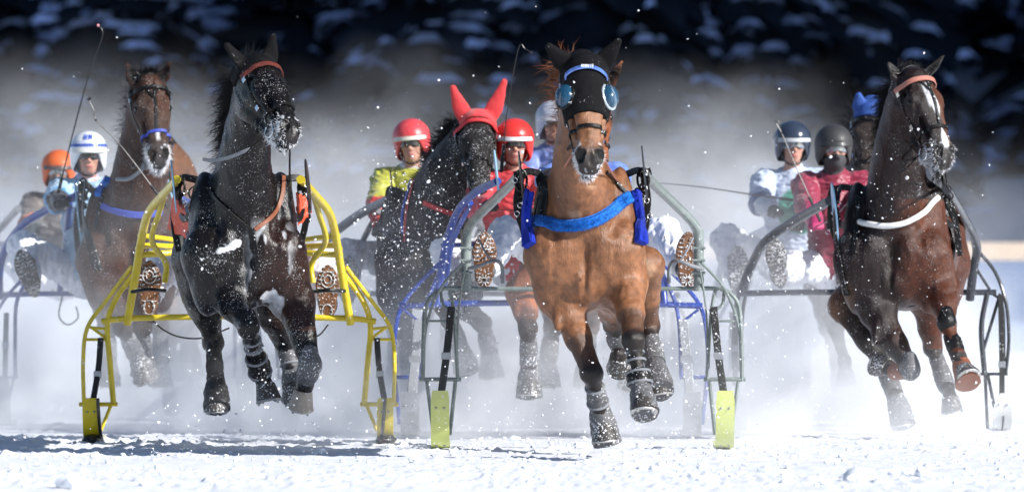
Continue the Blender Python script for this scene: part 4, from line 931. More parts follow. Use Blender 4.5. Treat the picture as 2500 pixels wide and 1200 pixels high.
def generic(cx, D, k=None, paint='grey_paint', crossy=716, shaft_y=0):
    "the common pattern: px offsets for a sulky whose half width is .85 m"
    s = FPX / D; X = lambda m_: cx + m_ * s; Y = lambda z: 720 - (z - .9) * s
    return dict(cross=[(X(-.86), Y(.90), 0), (X(-.5), Y(.91), 0), (X(0), Y(.91), 0)], rc=.018, rs=.026, ri=.016,
        shaft=[(X(-.68), Y(.88), 0), (X(-.66), Y(1.10), -.2), (X(-.58), Y(1.28), -.6), (X(-.42), Y(1.46), -1.1), (X(-.33), Y(1.56), -1.9)],
        inner=[(X(-.48), Y(1.40), -.9), (X(-.52), Y(1.15), -.5), (X(-.5), Y(.91), -.1)],
        fork=[([(X(-.66), Y(1.05), -.1), (X(-.83), Y(.86), 0), (X(-.92), Y(.65), 0), (X(-.91), Y(.35), 0)], .012), ([(X(-.67), Y(1.0), -.1), (X(-.74), Y(.85), 0), (X(-.75), Y(.6), 0), (X(-.75), Y(.33), 0)], .014), ([(X(-.92), Y(.34), 0), (X(-.73), Y(.34), 0)], .011), ([(X(-.76), Y(.33), 0), (X(-.81), Y(.12), 0)], .01)],
        strap=[(X(-.81), Y(.78), -.02), (X(-.82), Y(.34), -.06)], ski=(X(-.83), Y(.33), Y(.02), .11 * s, 'grey_ski'))
YS = sulky(583, 41.4, 'bright yellow sulky behind the black horse, its runners in black shoes', 'yellow_paint', dict(
    cross=[(248, 784, 0), (330, 776, 0), (583, 771, 0)], rc=.019, rs=.025, ri=.018,
    shaft=[(310, 790, 0), (333, 660, -.15), (346, 580, -.3), (362, 520, -.6), (395, 478, -1.0), (432, 438, -1.7)],
    inner=[(405, 462, -1.0), (388, 520, -.7), (371, 588, -.45), (405, 642, -.3), (402, 690, -.3)],
    brace=[(338, 618, -.2), (346, 600, -.1), (440, 602, .2)], bars=[([(340, 574, -.3), (583, 600, .3), (826, 574, -.3)], .016), ([(332, 622, -.2), (583, 610, .1), (834, 622, -.2)], .020)],
    fork=[([(322, 650, -.12), (258, 735, 0), (213, 800, 0), (203, 880, 0), (205, 985, 0)], .013), ([(328, 668, -.12), (285, 725, 0), (262, 790, 0), (268, 880, 0), (277, 985, 0)], .018),
          ([(215, 798, 0), (265, 803, 0)], .009), ([(208, 828, 0), (268, 828, 0)], .009), ([(222, 798, 0), (264, 828, 0)], .009), ([(193, 986, 0), (287, 986, 0)], .013), ([(270, 990, 0), (246, 1050, 0)], .011)],
    strap=[(246, 824, -.04), (240, 900, -.06), (226, 984, -.14)], ski=(225, 970, 1084, 40, 'yellow_ski'), shoe=True, disc=(424, 455, -1.9, 130, 'pale_blue'), disc_R=(752, 452, -1.9, 130, 'black_paint')))
M['cable'] = mat('black_cable', (.01, .01, .01), .4)
def extra(root, name, pts, D, r, m): b = MB(); pipe(b, pts, D, r, n=8); b.build(name, M[m], root)
extra(YS, 'brake_cable', [(374, 783, -.03), (400, 805, -.04), (440, 822, -.04), (495, 824, -.03), (560, 800, 0)], 41.4, .005, 'cable'); extra(YS, 'brake_cable', [(690, 812, 0), (740, 826, -.03), (778, 818, -.03), (801, 792, 0)], 41.4, .005, 'cable')
extra(YS, 'foot_bar', [(322, 712, -.42), (362, 706, -.50), (404, 709, -.42)], 41.4, .011, 'cable'); extra(YS, 'foot_bar', [(762, 712, -.42), (802, 708, -.50), (842, 710, -.42)], 41.4, .011, 'cable')
GS = sulky(1422, 40.0, 'greenish steel sulky with lime yellow ski tips behind the hooded chestnut horse', 'green_steel', dict(
    cross=[(1075, 703, 0), (1200, 704, 0), (1422, 706, 0)], rc=.013, rs=.027, line=True, clamp=(1138, 560, 710),
    shaft=[(1139, 660, 0), (1140, 580, -.05), (1152, 545, -.15), (1190, 505, -.45), (1245, 452, -1.1), (1268, 425, -1.8)],
    fork=[([(1120, 703, 0), (1080, 706, 0), (1048, 730, 0), (1036, 780, 0), (1032, 930, 0)], .013), ([(1098, 708, 0), (1108, 770, 0), (1118, 930, 0)], .011), ([(1040, 783, 0), (1108, 783, 0)], .007),
          ([(1132, 640, -.1), (1075, 705, -.03), (1040, 800, 0), (1034, 920, 0)], .009), ([(1136, 650, -.1), (1120, 760, 0), (1116, 900, 0)], .006), ([(1024, 925, 0), (1126, 925, 0)], .012), ([(1042, 930, 0), (1056, 1040, .03)], .011), ([(1112, 930, 0), (1098, 1060, .05)], .012), ([(1076, 712, 0), (1082, 745, 0), (1112, 760, 0)], .010)],
    strap=[(1102, 748, -.03), (1092, 850, -.05), (1077, 962, -.1)], strapw=.044, ski=(1075, 952, 1101, 45, 'lime_ski'), disc=(1272, 430, -1.95, 125, 'black_paint'), disc_R=(1573, 420, -1.95, 130, 'dark_steel')))
for _s in (-1, 1):
    X_ = lambda dx: 1430 + _s * dx
    extra(GS, 'foot_strap', [(X_(285), 655, -.30), (X_(258), 648, -.46), (X_(222), 636, -.46), (X_(205), 650, -.40), (X_(203), 690, -.36)], 40.0, .011, 'strap_grey'); extra(GS, 'toe_cord', [(X_(262), 580, -.40), (X_(245), 615, -.47), (X_(225), 640, -.47)], 40.0, .006, 'strap_grey')
RS = sulky(2124, 45.1, 'black steel sulky with white runners behind the dark bay horse on the right', 'dark_steel', dict(
    cross=[(1800, 716, 0), (1950, 713, 0), (2124, 713, 0), (2280, 713, 0), (2432, 713, 0)], rc=.020, rs=.030,
    shaft=[(1808, 712, 0), (1838, 640, -.2), (1868, 590, -.5), (1930, 545, -.9), (2025, 490, -1.8)], shaft_R=[(2368, 730, 0), (2376, 660, -.1), (2384, 600, -.25), (2352, 530, -.8), (2312, 462, -1.8)],
    fork=[([(1812, 700, 0), (1795, 760, 0), (1790, 900, 0)], .014), ([(1858, 600, -.3), (1832, 660, -.1), (1820, 720, 0), (1812, 780, 0), (1806, 905, 0)], .012)],
    fork_R=[([(2388, 612, -.2), (2430, 665, 0), (2456, 740, 0), (2463, 830, 0), (2455, 915, 0)], .012), ([(2380, 650, -.1), (2420, 712, 0), (2448, 750, 0), (2452, 900, 0)], .010), ([(2410, 716, 0), (2396, 800, 0), (2404, 915, 0)], .018),
            ([(2442, 716, 0), (2402, 850, 0)], .011), ([(2392, 912, 0), (2460, 912, 0)], .010), ([(2405, 915, 0), (2411, 1045, 0)], .011), ([(2412, 915, 0), (2428, 995, 0)], .011)],
    strap=[(1797, 760, 0), (1795, 940, -.06)], strap_R=[(2443, 720, -.03), (2446, 870, -.04), (2446, 965, -.1)], ski=(1800, 958, 1058, 46, 'white_ski'), ski_R=2445, slot=True, cone=True, disc=(2038, 520, -2.0, 150, 'pale_blue'), disc_R=(2292, 420, -2.0, 60, 'black_paint')))
BS = sulky(1345, 43.3, 'deep blue sulky between the red hooded black horse and the green sulky', 'blue_paint', dict(
    cross=[(975, 746, 0), (1150, 740, 0), (1345, 738, 0)], rc=.020, rs=.024, ri=.016,
    shaft=[(1068, 742, 0), (1074, 680, 0), (1090, 590, -.3), (1118, 515, -.7), (1160, 470, -1.2), (1215, 442, -1.7)], inner=[(1150, 495, -.9), (1105, 590, -.5), (1086, 700, -.1)], brace=[(1082, 598, -.2), (1110, 598, 0), (1160, 596, .2)],
    fork=[([(1076, 640, -.1), (1015, 700, 0), (975, 760, 0), (962, 850, 0), (965, 930, 0), (976, 1035, 0)], .014), ([(1070, 670, 0), (1040, 745, 0), (1030, 820, 0), (1028, 920, 0)], .012), ([(965, 920, 0), (1030, 920, 0)], .012), ([(985, 755, 0), (1030, 790, 0)], .009)],
    strap=[(1022, 780, -.03), (1015, 860, -.05), (1005, 965, -.1)], strapw=.062, strapm='grey_web', ski=(1001, 955, 1060, 46, 'grey_ski'), disc=(1213, 430, -1.8, 130, 'pale_blue')))
g_ = generic(305, 47.0, paint='blue_paint'); g_.update(shaft=[(-2, 728, 0), (0, 655, -.1), (18, 598, -.3), (60, 545, -.6), (120, 510, -.9), (188, 477, -1.4)], inner=[(170, 492, -1.2), (160, 600, -.6), (146, 712, -.1)], disc=(190, 512, -1.6, 150, 'pale_blue'), ri=.022, rs=.027)
LS = sulky(305, 47.0, 'blue sulky at the far left edge, cut by the frame', 'blue_paint', g_)
extra(LS, 'brake_cable', [(152, 723, 0), (144, 770, 0), (165, 792, 0), (190, 775, 0), (186, 748, 0)], 47.0, .006, 'cable')
g_ = generic(1008, 46.6); g_.update(shaft=[(775, 715, 0), (778, 640, -.2), (800, 585, -.5), (870, 528, -.9), (950, 485, -1.5)], inner=[(925, 515, -1.0), (885, 590, -.6), (850, 690, -.2)], rs=.030, ri=.02, disc=(958, 470, -1.7, 110, 'black_paint'))
DS = sulky(1008, 46.6, 'grey sulky behind the black horse in the red hood', 'grey_paint', g_)
g_ = generic(2062, 49.5); g_.update(shaft=[(1752, 720, 0), (1762, 655, -.2), (1795, 605, -.5), (1870, 562, -1.0), (1965, 525, -1.6)], rs=.034)
SS = sulky(2062, 49.5, 'silver white sulky behind the black one on the right', 'silver_paint', g_)
FS = sulky(1362, 48.6, 'sulky almost hidden in the mist behind the deep blue one', 'grey_paint', generic(1362, 48.6))
OS = sulky(150, 52.5, 'blurred dark sulky of the orange capped driver, far left in the mist', 'grey_paint', generic(150, 52.5))
# ------------------------------------------------------------------ drivers
def ik(a, b, l1, l2, pole):
    d = b - a; L = min(np.linalg.norm(d), (l1 + l2) * .995); n = nrm(d); x = (L * L + l1 * l1 - l2 * l2) / (2 * L); h = math.sqrt(max(l1 * l1 - x * x, 0)); p = nrm(pole - n * np.dot(pole, n))
    return a + n * x + p * h, a + n * L
def fist(S, c, fwd, up, side, hold=None, infl=.0, tag=0):
    "a closed hand: palm, four bent fingers of different lengths, thumb across"
    M_ = np.array([side, fwd, up]).T; S.ell(c, (.040 + infl, .045 + infl, .022 + infl), M_, .015, tag)
    for i, (l, o) in enumerate(((.036, .030), (.041, .010), (.038, -.010), (.030, -.029))):
        k0 = c + side * o + fwd * .040 + up * .006; k1 = k0 + fwd * l * .55 - up * .020; k2 = k1 - fwd * l * .75 - up * .016
        S.cap(k0, .0105 + infl, k1, .0098 + infl, .006, tag); S.cap(k1, .0098 + infl, k2, .0085 + infl, .004, tag)
    t0 = c + side * .036 - fwd * .012 - up * .006; t1 = t0 + side * .012 + fwd * .028 - up * .018; t2 = t1 - side * .028 + fwd * .010 - up * .012
    S.cap(t0, .014 + infl, t1, .0115 + infl, .008, tag); S.cap(t1, .0115 + infl, t2, .0095 + infl, .004, tag)
def sole_mesh(c, up, side, nrm_, L, W, tread, root_boot, kind):
    "outline of a boot sole, welt, heel and studs; nrm_ points out of the sole"
    b = MB(); n = 40; out = []
    for j in range(n):
        an = 2 * math.pi * j / n; y = math.sin(an); x = math.cos(an); wv = (1.0 - .22 * math.exp(-((y + .15) / .28) ** 2)) * (1 if y > -.3 else .84)
        out.append((x * W / 2 * wv * (1 - abs(y) ** 6 * .2), y * L / 2))
    vs = [c + side * x + up * y + nrm_ * d for d in (-.018, .004) for x, y in out] + [c + side * x * .93 + up * y * .96 + nrm_ * .009 for x, y in out]
    fs = [(r * n + j, r * n + (j + 1) % n, (r + 1) * n + (j + 1) % n, (r + 1) * n + j) for r in (0, 1) for j in range(n)] + [tuple(range(n))[::-1], tuple(range(2 * n, 3 * n))]
    b.add(vs, fs); s = MB(); g = random.Random(3)
    for r in range(13):
        y = -L / 2 * .9 + L * .9 * r / 12; 
        if abs(y + .04) < .025: continue
        hw = W / 2 * (.80 if y > -.03 else .66) * math.sqrt(max(.1, 1 - (y / (L / 2)) ** 2 * .75))
        for q in (-1, 1): s.tube([c + nrm_ * .011 + side * q * hw + up * (y + .004), c + nrm_ * .012 + side * q * hw * .45 + up * y], .0035, n=6, sub=1)
    if kind == 'ring':
        for yy, rr in ((L * .24, W * .27), (L * .24, W * .14)): s.tube([c + nrm_ * .012 + side * rr * math.cos(x) + up * (yy + rr * 1.15 * math.sin(x)) for x in np.linspace(0, 6.283, 21)], .004, n=6, sub=1, cap=False)
        s.tube([c + nrm_ * .012 + side * W * .2 * math.cos(x) + up * (-L * .33 + W * .28 * math.sin(x)) for x in np.linspace(0, 6.283, 17)], .004, n=6, sub=1, cap=False)
    else:
        for k in range(10): an = k * .628; s.tube([c + nrm_ * .012 + up * (-L * .33) + (side * math.cos(an) + up * math.sin(an)) * .012, c + nrm_ * .012 + up * (-L * .33) + (side * math.cos(an) + up * math.sin(an)) * .036], .0042, n=6, sub=1)
        for k in range(16): s.blob(c + nrm_ * .012 + side * g.uniform(-.03, .03) + up * g.uniform(0, L * .42), .005, seed=k)
    b.add(s.v, s.f, 1); return b.build('boot_sole', [M[tread], M['snowy_tread']], root_boot)
M['snowy_tread'] = mat('tread_with_snow', (.30, .27, .25), .7, bump=.5, bscale=90, frost=.9, fthr=.52); M['brown_sole'] = mat('brown_rubber_sole', (.16, .065, .025), .5, bump=.5, bscale=60, var=.3, vscale=30, frost=.8, fthr=.64)
M['black_sole'] = mat('black_rubber_sole', (.018, .017, .016), .45, bump=.5, bscale=60, frost=.9, fthr=.6)
M['lens'] = mat('dark_lens', (.03, .03, .035), .08, coat=1.); M['clear_lens'] = mat('mirror_lens', (.30, .33, .38), .08, .5, coat=1.)
def clothm(name, bands, rough=.5, bump=.6): return mat(name, rough=rough, attr=True, bump=bump, bscale=26, var=.10, vscale=16, sheen=.25)
HELMETS = {}
def driver(D, hx, hy, label, cap, jacket, legs=None, hands=None, yaw=0., tilt=0., brim=(.7, .7, .68), goggles='lens', mask=None, hip=(0, 0), pants='white_cloth', glove='glove', boots='boot', sole=None, collar=None,
           shell=None, jfun=None, vox=.009, cap_gloss=.35, drop=0., emblem=None, lean=.05, feet_up=None, ear=True, soles=None):
    hc = P(hx, hy, D); c, s_ = math.cos(yaw), math.sin(yaw); U = V3(c, s_, 0); Fw = V3(s_, -c, 0) ; Z = V3(0, 0, 1)
    U = nrm(U + Z * tilt); Zt = np.cross(Fw, -U); Zt = nrm(np.cross(U, Fw)) ; Zt = Zt if Zt[2] > 0 else -Zt
    hw = lambda u, f, z: hc + U * u + Fw * f + Zt * z
    pel = hc + V3(hip[0], .12 + lean, -.80 - drop); nk = hc + V3(hip[0] * .15, .04, -.20); ch = nk * .6 + pel * .4 + V3(0, -.03, 0)
    sh = [nk + V3(q * .185, .02, -.055) for q in (-1, 1)]; hp = [pel + V3(q * .10, 0, 0) for q in (-1, 1)]
    hd = [P(x, y, D + d) for x, y, d in (hands or [(hx - 40, hy + 190, -.45), (hx + 40, hy + 190, -.45)])]
    ft = [P(x, y, D + d) for x, y, d in (legs or [(hx - 170, hy + 330, -.55), (hx + 170, hy + 330, -.55)])]
    S = Sdf(vox)
    M_ = np.array([U, Fw, Zt]).T; E = lambda S_, u, f, z, r, k=.02, tg=0, op=1: S_.ell(hw(u, f, z), r, M_, k, tg, op)
    E(S, 0, -.01, .02, (.078, .098, .105)); E(S, 0, .035, -.055, (.058, .062, .070), .03); E(S, 0, .055, -.105, (.032, .032, .026), .025)        # skull, face, chin
    S.cap(hw(0, .088, .0), .010, hw(0, .112, -.038), .014, .012); E(S, 0, .103, -.045, (.020, .012, .010), .008)                             # nose
    for q in (-1, 1):
        E(S, q * .030, .090, .022, (.024, .014, .010), .012); E(S, q * .042, .072, -.032, (.022, .020, .022), .02); E(S, q * .030, .098, -.002, (.018, .012, .012), .01, 0, -1)
        E(S, q * .030, .083, -.002, (.013, .012, .012), .003); E(S, q * .080, -.01, -.01, (.010, .022, .032), .008)
    E(S, 0, .092, -.074, (.026, .012, .006), .005, 1); E(S, 0, .090, -.086, (.022, .012, .007), .005, 1); E(S, 0, .106, -.080, (.024, .010, .0018), .003, 2, -1)   # lips
    S.cap(hw(0, -.01, -.08), .052, nk, .056, .03)
    S.cap(nk + (0, .02, -.06), .09, ch, .125, .06); S.cap(ch, .125, pel, .13, .06)
    el, kn, wr = [], [], []
    for i, q in enumerate((-1, 1)):
        e, h_ = ik(sh[i], hd[i], .30, .27, V3(q * .8, .3, -.6)); hd[i] = h_ if np.linalg.norm(h_ - hd[i]) > .02 else hd[i]; el.append(e)
        S.cap(nk + V3(0, .02, -.05), .06, sh[i], .062, .05); S.cap(sh[i], .054, e, .042, .03); S.cap(e, .042, hd[i], .028, .02)
        k, f_ = ik(hp[i], ft[i], .45, .46, V3(q * .7, -.1, .55)); kn.append(k); ft[i] = f_ if np.linalg.norm(f_ - ft[i]) > .02 else ft[i]
        S.cap(hp[i], .088, k, .060, .05); S.cap(k, .058, ft[i], .042, .03); S.ell(k * .6 + ft[i] * .4 + (0, .02, -.02), (.052, .09, .055), None, .03); S.cap(ft[i], .04, ft[i] + (0, -.02, .14), .03, .03)
        fw = nrm(hd[i] - e); sd = nrm(np.cross(fw, Z)) * (-q); up = np.cross(sd, fw); up = up if up[2] > 0 else -up; wr.append((fw, up, sd)); fist(S, hd[i] + fw * .045, fw, up, sd)
    v, f = S.mesh(smooth=1); C = S.colour(v, {0: (.50, .27, .20), 1: (.42, .15, .13), 2: (.1, .03, .03)}, 2)
    root = thing('person', (pel[0], pel[1], 0), label, 'person', None)
    m = mat('skin_' + str(hx), rough=.5, attr=True, bump=.15, bscale=70, var=.12, vscale=22); body = mesh_obj('body', v, f, m, root, col=C)
    # jacket with sleeves and folds
    J = Sdf(vox); i_ = .022
    J.cap(nk + (0, .02, -.07), .10 + i_ * .5, ch, .135 + i_, .06); J.cap(ch, .135 + i_, pel + V3(0, 0, .04), .14 + i_, .06)
    J.cap(nk + V3(0, .01, -.02), .060, nk + V3(0, .01, .03), .058, .02, 1)
    for i, q in enumerate((-1, 1)):
        J.cap(nk + V3(0, .02, -.06), .072, sh[i], .078, .06, 2); J.cap(sh[i], .074, el[i], .064, .04, 2); J.cap(el[i], .064, el[i] * .75 + hd[i] * .25, .062, .03, 3); J.cap(el[i] * .75 + hd[i] * .25, .060, el[i] * .1 + hd[i] * .9, .042, .03, 4)
    v, f = J.mesh(smooth=1); N = normals(v, f); v = v + N * ((fbm(v, 7, 2, int(hx)) - .5) * .04 + np.abs(fbm(v * (1, 1, 2.2), 15, 2, 5) - .5) * -.07 + .022)[:, None]
    cols = {0: jacket[0], 1: collar or jacket[0], 2: jacket[1], 3: jacket[2], 4: jacket[3]}; C = J.colour(v, cols, 1)
    if jfun: C = jfun(v, C, nk, ch)
    mesh_obj('jacket', v, f, clothm('silks_%d' % hx, None, rough=.42), root, col=C)
    # trousers
    T_ = Sdf(vox)
    T_.cap(pel + (0, 0, .06), .145, pel, .15, .05)
    for i in (0, 1): T_.cap(hp[i], .108, kn[i], .078, .05); T_.cap(kn[i], .078, kn[i] * .25 + ft[i] * .75, .066, .04)
    v, f = T_.mesh(smooth=1); N = normals(v, f); v = v + N * ((fbm(v, 8, 2, 3) - .5) * .045 + np.abs(fbm(v * (2.2, 1, 1), 14, 2, 6) - .5) * -.08 + .022)[:, None]; mesh_obj('trousers', v, f, M[pants], root)
    # boots: shaft up the shin, foot standing with its sole towards the camera
    for i, q in enumerate((-1, 1)):
        B_ = Sdf(.008); a = ft[i]; sh_d = nrm(kn[i] - a); lean_ = (feet_up or ((q * -.02, -.10, 1), (q * .02, -.10, 1)))[i]; fu = nrm(lean_) ; fn = nrm(V3(0, -1, 0) - fu * np.dot(V3(0, -1, 0), fu)); sd = np.cross(fu, fn)
        heel = a + fn * .045 - fu * .03
        B_.cap(a + sh_d * .20, .064, a, .052, .03); B_.cap(heel, .042, a + fn * .04 + fu * .20, .036, .03); B_.cap(a, .05, a + fu * .07 + fn * .02, .047, .03); B_.ell(a + fn * .035 + fu * .15, (.050, .035, .075), np.array([sd, fn, fu]).T, .03)
        v, f = B_.mesh(smooth=1); N = normals(v, f); v = v + N * ((fbm(v, 22, 2, 4) - .5) * .010)[:, None]; bo = mesh_obj('boot', v, f, M[boots], root)
        sole_mesh(a + fn * .078 + fu * .085, fu, sd, fn, .34, .155, sole or 'black_sole', bo, soles or 'studs')
        if (hands is not None) or glove:
            G = Sdf(.006); fw, up, sd2 = wr[i]; fist(G, hd[i] + fw * .045, fw, up, sd2, infl=.004); G.cap(hd[i] - fw * .07, .040, hd[i] + fw * .02, .034, .02)
            v, f = G.mesh(smooth=1); mesh_obj('glove', v, f, M[glove], root)
    # helmet
    Hh = Sdf(.007); E(Hh, 0, -.012, .035, (.128, .150, .128), .02); E(Hh, 0, -.03, -.04, (.122, .125, .125), .02)
    E(Hh, 0, .13, -.085, (.082, .17, .115), .02, 0, -1); E(Hh, 0, -.01, -.08, (.098, .112, .14), .01, 0, -1)
    o2, z2 = hw(0, 0, -.12), Zt; Hh.clips.append(lambda X, Y, Z_: -((X - o2[0]) * z2[0] + (Y - o2[1]) * z2[1] + (Z_ - o2[2]) * z2[2]))
    v, f = Hh.mesh(smooth=2)
    hl = (v - hc) @ M_; C = np.tile(np.array(cap, float), (len(v), 1))
    if shell: C = shell(hl, C)
    hm = mat('helmet_%d' % hx, rough=cap_gloss, attr=True, bump=.08 if cap_gloss < .3 else .35, bscale=30, coat=.5 if cap_gloss < .3 else .1, var=.06, vscale=12); ho = mesh_obj('helmet', v, f, hm, root, col=C)
    b = MB(); q_ = []
    for t in np.linspace(-1.05, 1.05, 17): q_.append(hw(.118 * math.sin(t), .132 * math.cos(t) + .012 * math.cos(t), .030 - .006 * math.cos(t)))
    b.strip(q_, [nrm(x - hc) for x in q_], .030, .010); M['brim%d' % hx] = mat('helmet_brim', brim, .35); b.build('brim', M['brim%d' % hx], ho)
    # goggles: lens band and strap
    if goggles:
        b = MB(); q_ = [hw(.084 * math.sin(t), .108 * math.cos(t) + .012, -.004 + .006 * math.cos(t * 2)) for t in np.linspace(-1.15, 1.15, 21)]; wd = [.056 - .016 * math.exp(-((k - 10) / 1.5) ** 2) for k in range(21)]
        b.strip(q_, [nrm(x - hw(0, 0, 0)) for x in q_], wd, .006); go = b.build('goggles', M[goggles], root)
        b = MB(); b.strip([hw(.104 * math.sin(t), .10 * math.cos(t), .0) for t in np.linspace(1.2, 2.0, 6)], [hw(math.sin(t), math.cos(t), 0) - hc for t in np.linspace(1.2, 2.0, 6)], .02, .003); b.strip([hw(-.104 * math.sin(t), .10 * math.cos(t), .0) for t in np.linspace(1.2, 2.0, 6)], [hw(-math.sin(t), math.cos(t), 0) - hc for t in np.linspace(1.2, 2.0, 6)], .02, .003); b.build('goggle_strap', M['webbing'], go)
    b = MB(); q_ = [hw(.088 * math.cos(t), .02 + .03 * math.sin(t) , -.03 - .112 * math.sin(t)) for t in np.linspace(0, math.pi, 19)]; b.strip(q_, [nrm(x - hw(0, 0, -.03)) for x in q_], .016, .004); b.build('chin_strap', M['webbing'], ho)
    if mask:
        K = Sdf(.007); E(K, 0, .045, -.075, (.070, .068, .072), .02); K.cap(hw(0, .0, -.09), .066, nk + (0, 0, .0), .072, .03); E(K, 0, .125, -.055, (.022, .02, .02), .02); E(K, 0, .11, -.0, (.07, .05, .040), .01, 0, -1)
        v, f = K.mesh(smooth=1); v = v + normals(v, f) * ((fbm(v, 26, 2, 5) - .5) * .010)[:, None]; mesh_obj('face_mask', v, f, mat('mask%d' % hx, mask, .8, bump=.4), root)
    if emblem: emblem(hw, ho)
    return dict(root=root, hands=hd, wr=wr, hw=hw, helmet=ho)

W_ = (.72, .74, .80)
def sh_white(hl, C):
    b = sm(.014 - np.abs(hl[:, 2] - .062), 0, .004) * (hl[:, 1] > -.1); C = mixv(C, (.07, .12, .45), b); b2 = sm(.004 - np.abs(hl[:, 2] - .085), 0, .003); return mixv(C, (.3, .4, .7), b2)
def emblem_hm(hw, parent):
    "the slanted letters HM on the front of the white helmet"
    b = MB(); bars = [((-.034, .099), (-.028, .135)), ((-.020, .099), (-.014, .135)), ((-.040, .114), (-.012, .119)), ((-.004, .099), (.002, .135)), ((.002, .135), (.008, .110)), ((.008, .110), (.020, .135)), ((.020, .135), (.014, .099))]
    def on(u, z): fz = (z - .035) / .128; fu = u / .128; return hw(u, -.012 + .150 * math.sqrt(max(.02, 1 - fz * fz - fu * fu)) + .004, z)
    for a, c_ in bars: q = [on(a[0] + (c_[0] - a[0]) * t, a[1] + (c_[1] - a[1]) * t) for t in np.linspace(0, 1, 4)]; b.strip(q, [V3(0, -1, .7)] * 4, .007, .002)
    b.build('helmet_letters', M['blue_strap'], parent)
dA = driver(46.2, 216, 378, 'driver in a white helmet with a blue band and letters, at the far left', (.72, .73, .75), [(.30, .45, .60), (.35, .5, .65), (.05, .25, .5), (.03, .03, .04)], legs=[(78, 690, -.45), (420, 700, -.5)], hands=[(150, 490, -.50), (250, 500, -.45)],
    yaw=.1, brim=(.74, .73, .68), collar=(.5, .5, .7), shell=sh_white, cap_gloss=.22, emblem=emblem_hm, feet_up=((-.30, -.25, .9), (.2, -.2, .9)))
dB = driver(51.5, 143, 418, 'blurred driver in an orange cap and grey orange silks, in the mist', (.62, .12, .03), [(.12, .11, .11), (.14, .12, .11), (.55, .14, .06), (.12, .12, .12)], legs=[(70, 690, -.5), (230, 690, -.5)], hands=[(100, 560, -.45), (180, 560, -.45)], brim=(.10, .08, .08), mask=(.15, .15, .16), goggles='clear_lens', vox=.012, cap_gloss=.6)
dC = driver(42.0, 590, 395, 'driver of the yellow sulky, hidden but for white trousers and brown soles', (.05, .05, .06), [(.55, .08, .03)] * 4, legs=[(366, 735, -.30), (800, 745, -.30)], hands=[(560, 560, -.5), (620, 560, -.5)], sole='brown_sole', soles='ring', boots='boot', goggles='lens', vox=.010, drop=.02)
dD = driver(46.0, 1005, 348, 'driver in a red cap and yellow and red silks, left of the red hood', (.62, .065, .075), [(.42, .42, .05), (.42, .42, .05), (.50, .03, .03), (.50, .03, .03)], legs=[(850, 715, -.5), (1160, 715, -.5)], hands=[(928, 560, -.45), (1050, 540, -.45)], yaw=-.12, tilt=.08, collar=(.62, .6, .7), brim=(.66, .64, .55),
    jfun=lambda v, C, nk, ch: mixv(C, (.5, .035, .03), sm(nk[2] - v[:, 2], .17, .19)))
dE = driver(44.3, 1256, 350, 'driver in a shiny red cap, right of the red hood', (.66, .035, .03), [(.55, .04, .05), (.55, .04, .05), (.5, .04, .06), (.5, .04, .06)], legs=[(1118, 745, -.4), (1560, 745, -.5)], hands=[(1190, 500, -.45), (1300, 520, -.45)], yaw=.05, brim=(.75, .75, .78), cap_gloss=.3, goggles='lens', drop=-.02)
dF = driver(48.2, 1352, 300, 'driver behind the front horse, only a pale helmet edge showing', (.45, .48, .58), [(.15, .2, .45)] * 4, brim=(.7, .7, .75), vox=.012, hands=[(1320, 510, -.45), (1390, 510, -.45)])
dI = driver(40.9, 1425, 330, 'driver of the green sulky, hidden but for grey white trousers and studded soles', (.1, .15, .4), [(.12, .2, .55)] * 4, legs=[(1182, 668, -.35), (1678, 668, -.35)], hands=[(1390, 500, -.5), (1460, 500, -.5)], sole='brown_sole', vox=.010, drop=-.02)
def jG(v, C, nk, ch):
    x = v[:, 0] - nk[0]; z = v[:, 2] - nk[2]; r = np.hypot(x - .05, (z + .25)); return mixv(C, (.015, .22, .15), sm(.17 - r, 0, .02) * (v[:, 1] < nk[1] + .05))
dG = driver(46.8, 1935, 352, 'driver in a glossy dark blue helmet and white and teal silks', (.03, .042, .07), [(.50, .56, .70), (.50, .58, .74), (.03, .08, .25), (.55, .6, .68)], legs=[(1800, 690, -.4), (2060, 700, -.5)], hands=[(1888, 512, -.45), (1950, 540, -.40)], yaw=.12, cap_gloss=.15, brim=(.5, .52, .55), goggles='clear_lens', jfun=jG, mask=None)
dH = driver(46.2, 2036, 362, 'driver in a matt black helmet and crimson silks', (.035, .035, .038), [(.25, .02, .05), (.28, .02, .055), (.28, .02, .055), (.4, .02, .10)], legs=[(1893, 672, -.75), (2240, 690, -.7)], hands=[(1992, 545, -.5), (2080, 560, -.45)], yaw=.15, cap_gloss=.6, brim=(.05, .05, .05), goggles='clear_lens', mask=(.05, .05, .055), feet_up=((-.15, -.12, 1), (.1, -.1, 1)))
M['crimson'] = mat('crimson_glove', (.45, .015, .12), .5, bump=.4)
for o in dH['root'].children:
    if o.name.startswith('glove'): o.data.materials[0] = M['crimson']
